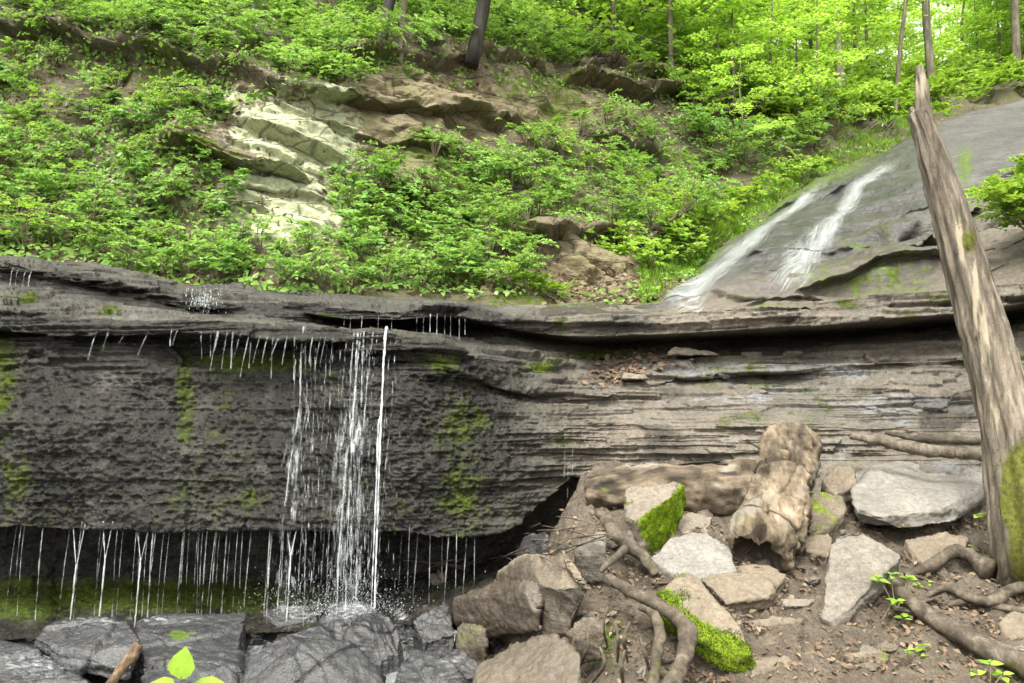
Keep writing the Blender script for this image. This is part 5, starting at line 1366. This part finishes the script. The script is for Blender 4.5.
# ------------------------------------------------------------------ trees
def tree_meshes(seed, H, spread, nb, h0, r0, L, mat_bark, twl=.5, lean=(0, 0), per=10, droop=.12):
    r = np.random.default_rng(seed)
    top = np.array([lean[0] * H, lean[1] * H, H])
    tp = [np.array([0, 0, -.3]), np.array([top[0] * .2 + r.normal(0, .02) * H, top[1] * .2, H * .3]), np.array([top[0] * .6 + r.normal(0, .03) * H, top[1] * .6, H * .65]), top]
    trunk = [tube(tp, [r0 * 1.25, r0, r0 * .7, r0 * .15], 26, 12, lambda T, A, B: 1 + .12 * fbm(B, 5, 3, seed))]
    c, _ = smooth_path(tp, [1] * 4, 40)
    lp, ld, ln = [], [], []
    twigs = []
    for b_ in range(nb):
        f = h0 + (1 - h0) * (b_ + r.random()) / nb
        p0 = c[min(39, int(f * 39))]
        a = b_ * 2.4 + r.normal(0, .4)
        bl = spread * (1.15 - .75 * (f - h0) / (1 - h0 + 1e-6)) * r.uniform(.6, 1.15)
        d = np.array([math.cos(a), math.sin(a), 0])
        up = r.uniform(.05, .5)
        q1 = p0 + d * bl * .5 + [0, 0, bl * up * .5]
        q2 = p0 + d * bl + [0, 0, bl * (up * .6 - droop)]
        br = max(.006, r0 * .28 * (1 - f * .6))
        twigs.append(tube([p0, q1, q2], [br, br * .6, br * .2], 9, 5, cap=False))
        bc, _ = smooth_path([p0, q1, q2], [1] * 3, 20)
        nt_ = int(5 + bl * 5)
        for t in range(nt_):
            u = .22 + .78 * (t + r.random()) / nt_
            s0 = bc[min(19, int(u * 19))]
            ta = a + (1 if t % 2 else -1) * r.uniform(.5, 1.2)
            td = np.array([math.cos(ta), math.sin(ta), r.uniform(-.2, .15)])
            tl = twl * r.uniform(.5, 1.2) * (1.1 - .5 * u)
            twigs.append(tube([s0, s0 + td * tl], [.004, .002], 2, 3, cap=False))
            for q in range(per):
                v = (q + r.random()) / per
                side = np.array([-td[1], td[0], 0]) * (1 if q % 2 else -1)
                lp.append(s0 + td * tl * v + r.normal(0, .02, 3) + side * .02)
                ld.append(td * .5 + side * .8 + [0, 0, -.15] + r.normal(0, .25, 3))
                ln.append(np.array([0, 0, 1.0]) + r.normal(0, .32, 3))
    lp, ld, ln = map(np.array, (lp, ld, ln))
    L_ = L * r.uniform(.6, 1.25, len(lp))
    tm = mesh_from('trunk', *join(trunk), [mat_bark], {'pale': np.zeros(len(trunk[0][0]))})
    cm = plant_mesh('crown', twigs, lp, ld, ln, L_, L_ * .6, M_TREE, rg=r, stem_mat=mat_bark)
    return tm, cm
def tree(name, label, meshes, loc, s=1.0, rz=0.0, group=None, rot=None):
    e = empty(name, tuple(loc)); e.scale = (s, s, s); e.rotation_euler = rot or (0, 0, rz)
    link('trunk', meshes[0], parent=e); link('crown', meshes[1], parent=e)
    return tag(e, label, 'tree', group)
SAP = [tree_meshes(300 + k, [4.5, 3.6, 5.5, 4.0, 5.0][k], [1.7, 1.5, 2.0, 1.8, 1.6][k], [20, 16, 24, 18, 22][k], .08, .032, .115, M_TRUNK, per=11) for k in range(5)]
# near saplings with flat sprays left of the upper cascade
for k, (x, y, s, lab) in enumerate([
    (748, 165, .48, 'small sapling with flat yellow-green sprays on the dark bank left of the cascade'),
    (704, 110, .62, 'bright sapling at the top of the dark rock ledges'),
    (770, 130, .75, 'slim sapling arching over the dark bank'),
    (800, 118, .8, 'sapling with wide flat sprays above the cascade head'),
    (668, 85, .7, 'sapling at the crest above the dark rock ledges')]):
    p, nn = on_hill(x, y)
    tree('sapling', lab, SAP[k], p, s, k * 1.3)
spots = []
for k, (x, y, s, lab) in enumerate([
    (612, 62, 1.0, 'leafy sapling on the crest at the top centre'),
    (728, 128, .85, 'sapling with drooping bright sprays beside the dark bank'),
    (822, 128, .7, 'young tree with low bright sprays right above the mossy rim of the cascade')]):
    p, nn = on_hill(x, y)
    tree('sapling', lab, SAP[(k + 2) % 5], p, s, k * 2.3 + 1)
r = np.random.default_rng(77)
for k in range(52):
    x = r.uniform(615, 1130)
    p = None
    i = int(np.argmin(np.abs(hx - x)))
    j = int(r.uniform(int(np.sum(hs_[:7])), len(hy) - 22))
    p = H2[j, i]
    spots.append(p)
for x, j_ in [(880, 34), (900, 44), (920, 30), (945, 40), (965, 28), (990, 36), (870, 50), (1005, 48), (850, 38)]:
    spots.append(H2[len(hy) - 1 - j_, int(np.argmin(np.abs(hx - x)))])
for k, p in enumerate(spots):
    tree('understory_tree', 'leafy yellow-green understory tree in the wood behind the upper cascade', SAP[k % 5], p, r.uniform(.8, 1.6), r.uniform(0, 6), 'understory trees behind the upper cascade')
BIG = [tree_meshes(350 + k, [13, 15, 12][k], [3.6, 4.0, 3.2][k], [26, 30, 24][k], .5, .12, .19, M_TRUNK, twl=.8, per=12) for k in range(3)]
for k, (x, y, s, lab) in enumerate([
    (932, 100, .95, 'tall thick-trunked tree standing behind the tip of the dead trunk'),
    (835, 112, .8, 'tall grey-trunked tree above the head of the cascade'),
    (1018, 84, 1.1, 'tall pale-trunked tree at the right edge of the wood'),
    (657, 52, .8, 'slim tall tree on the crest above the dark ledges'),
    ]):
    p, nn = on_hill(x, y)
    tree('tall_tree', lab, BIG[k % 3], p, s * .8, k * 1.7)
for k in range(3):
    i = int(np.argmin(np.abs(hx - r.uniform(600, 1250))))
    p = H2[len(hy) - 1 - int(r.uniform(0, 12)), i]
    tree('tall_tree', 'tall tree with a bright green crown far back in the wood', BIG[k % 3], p, r.uniform(.9, 1.4), r.uniform(0, 6), 'tall trees far back in the wood')
# forked limb in front of the tall tree
p, nn = on_hill(893, 112)
DK = tree_meshes(370, 7, 2.2, 16, .45, .06, .12, M_TRUNK, lean=(.12, 0))
tree('dark_tree', 'slender dark leaning tree beside the tall thick-trunked tree', DK, p, .8, .2)
for k, (x, y, lab, ln) in enumerate([(460, 62, 'dark bare trunk leaning right on top of the brown cliff', .22), (374, 52, 'dark tree stem leaning right at the left cliff top', .25), (397, 55, 'thin mossy stem growing on the cliff edge', .05)]):
    p, nn = on_hill(x, y)
    p = p + np.array([0, -.25, -.1])
    ms_ = tree_meshes(380 + k, [8, 7, 5][k], 2.2, 12, .55, [.085, .065, .035][k], .12, M_DARKTRUNK if k < 2 else M_TRUNK, lean=(ln, 0))
    tree('dark_tree', lab, ms_, p, 1.0, 0)

# ------------------------------------------------------------------ white water running over the wet rocks
bpy.context.view_layer.update()
dg = bpy.context.evaluated_depsgraph_get()
M_RUN = flow_water('running_water', 0.46, 0.84, 9.0, 9.0)
org = Vector((0, 0, CAMZ))
def on_rocks(x, y):
    d = Vector(P(x, y, 1.0)) - org
    o = org.copy()
    for _ in range(12):
        ok, loc, nn, idx, ob, mtx = S.ray_cast(dg, o, d.normalized())
        if not ok: return None, None
        if ob.name.split('.')[0] in ('wet_rock', 'wet_slab', 'stone', 'river_boulder', 'ground', 'rock_ledge', 'dark_block', 'small_block', 'leaning_boulder'):
            return np.array(loc), np.array(nn)
        o = loc + d.normalized() * .002
    return None, None
def running(name, label, cx, cy, rx, ry, ang, cov, su=9, seed=0):
    na, nb = 44, 30
    Vv = np.zeros((na, nb, 3)); cv = np.zeros((na, nb)); ac = np.zeros((na, nb)); al = np.zeros((na, nb))
    last = P(cx, cy, 4.8)
    for i in range(na):
        for j in range(nb):
            u, v = (i / (na - 1) - .5) * 2, (j / (nb - 1) - .5) * 2
            x = cx + rx * u * math.cos(ang) - ry * v * math.sin(ang); y = cy + rx * u * math.sin(ang) + ry * v * math.cos(ang)
            p, n_ = on_rocks(x, min(y, 720))
            if p is None: p, n_ = last, np.array([0, 0, 1.])
            last = p
            Vv[i, j] = p + np.array([0, -.012, .012]); cv[i, j] = cov * max(0, 1 - (u * u + v * v)) ; ac[i, j] = u * rx / 150; al[i, j] = v * ry / 150
    Vv = gauss1(gauss1(Vv, .8, 0), .8, 1)
    # drop cells that bridge two rocks
    Qd = grid_quads(na, nb); Pv = Vv.reshape(-1, 3)
    e = np.max([np.linalg.norm(Pv[Qd[:, a]] - Pv[Qd[:, (a + 1) % 4]], axis=1) for a in range(4)], 0)
    Qd = Qd[e < .09]
    return thing_mesh(name, Pv, Qd, None, [M_RUN], label, 'foam', None, {'cover': cv, 'across': ac * 14 / 9, 'along': al * 6}, kind='stuff')
running('running_water', 'white foam where the waterfall breaks on the rocks', 330, 612, 84, 18, -.1, .72)
running('running_water', 'white foam streaming down right of the dome-shaped rock', 402, 622, 16, 28, -.5, .7)
running('running_water', 'thin sheet of water over the bottom left rock', 35, 668, 60, 22, .1, .62)
running('running_water', 'thin water running over the rocks at the bottom middle', 452, 664, 26, 16, .2, .6)
running('running_water', 'thin wet film on the rocks under the trickles', 130, 622, 130, 9, 0, .58)
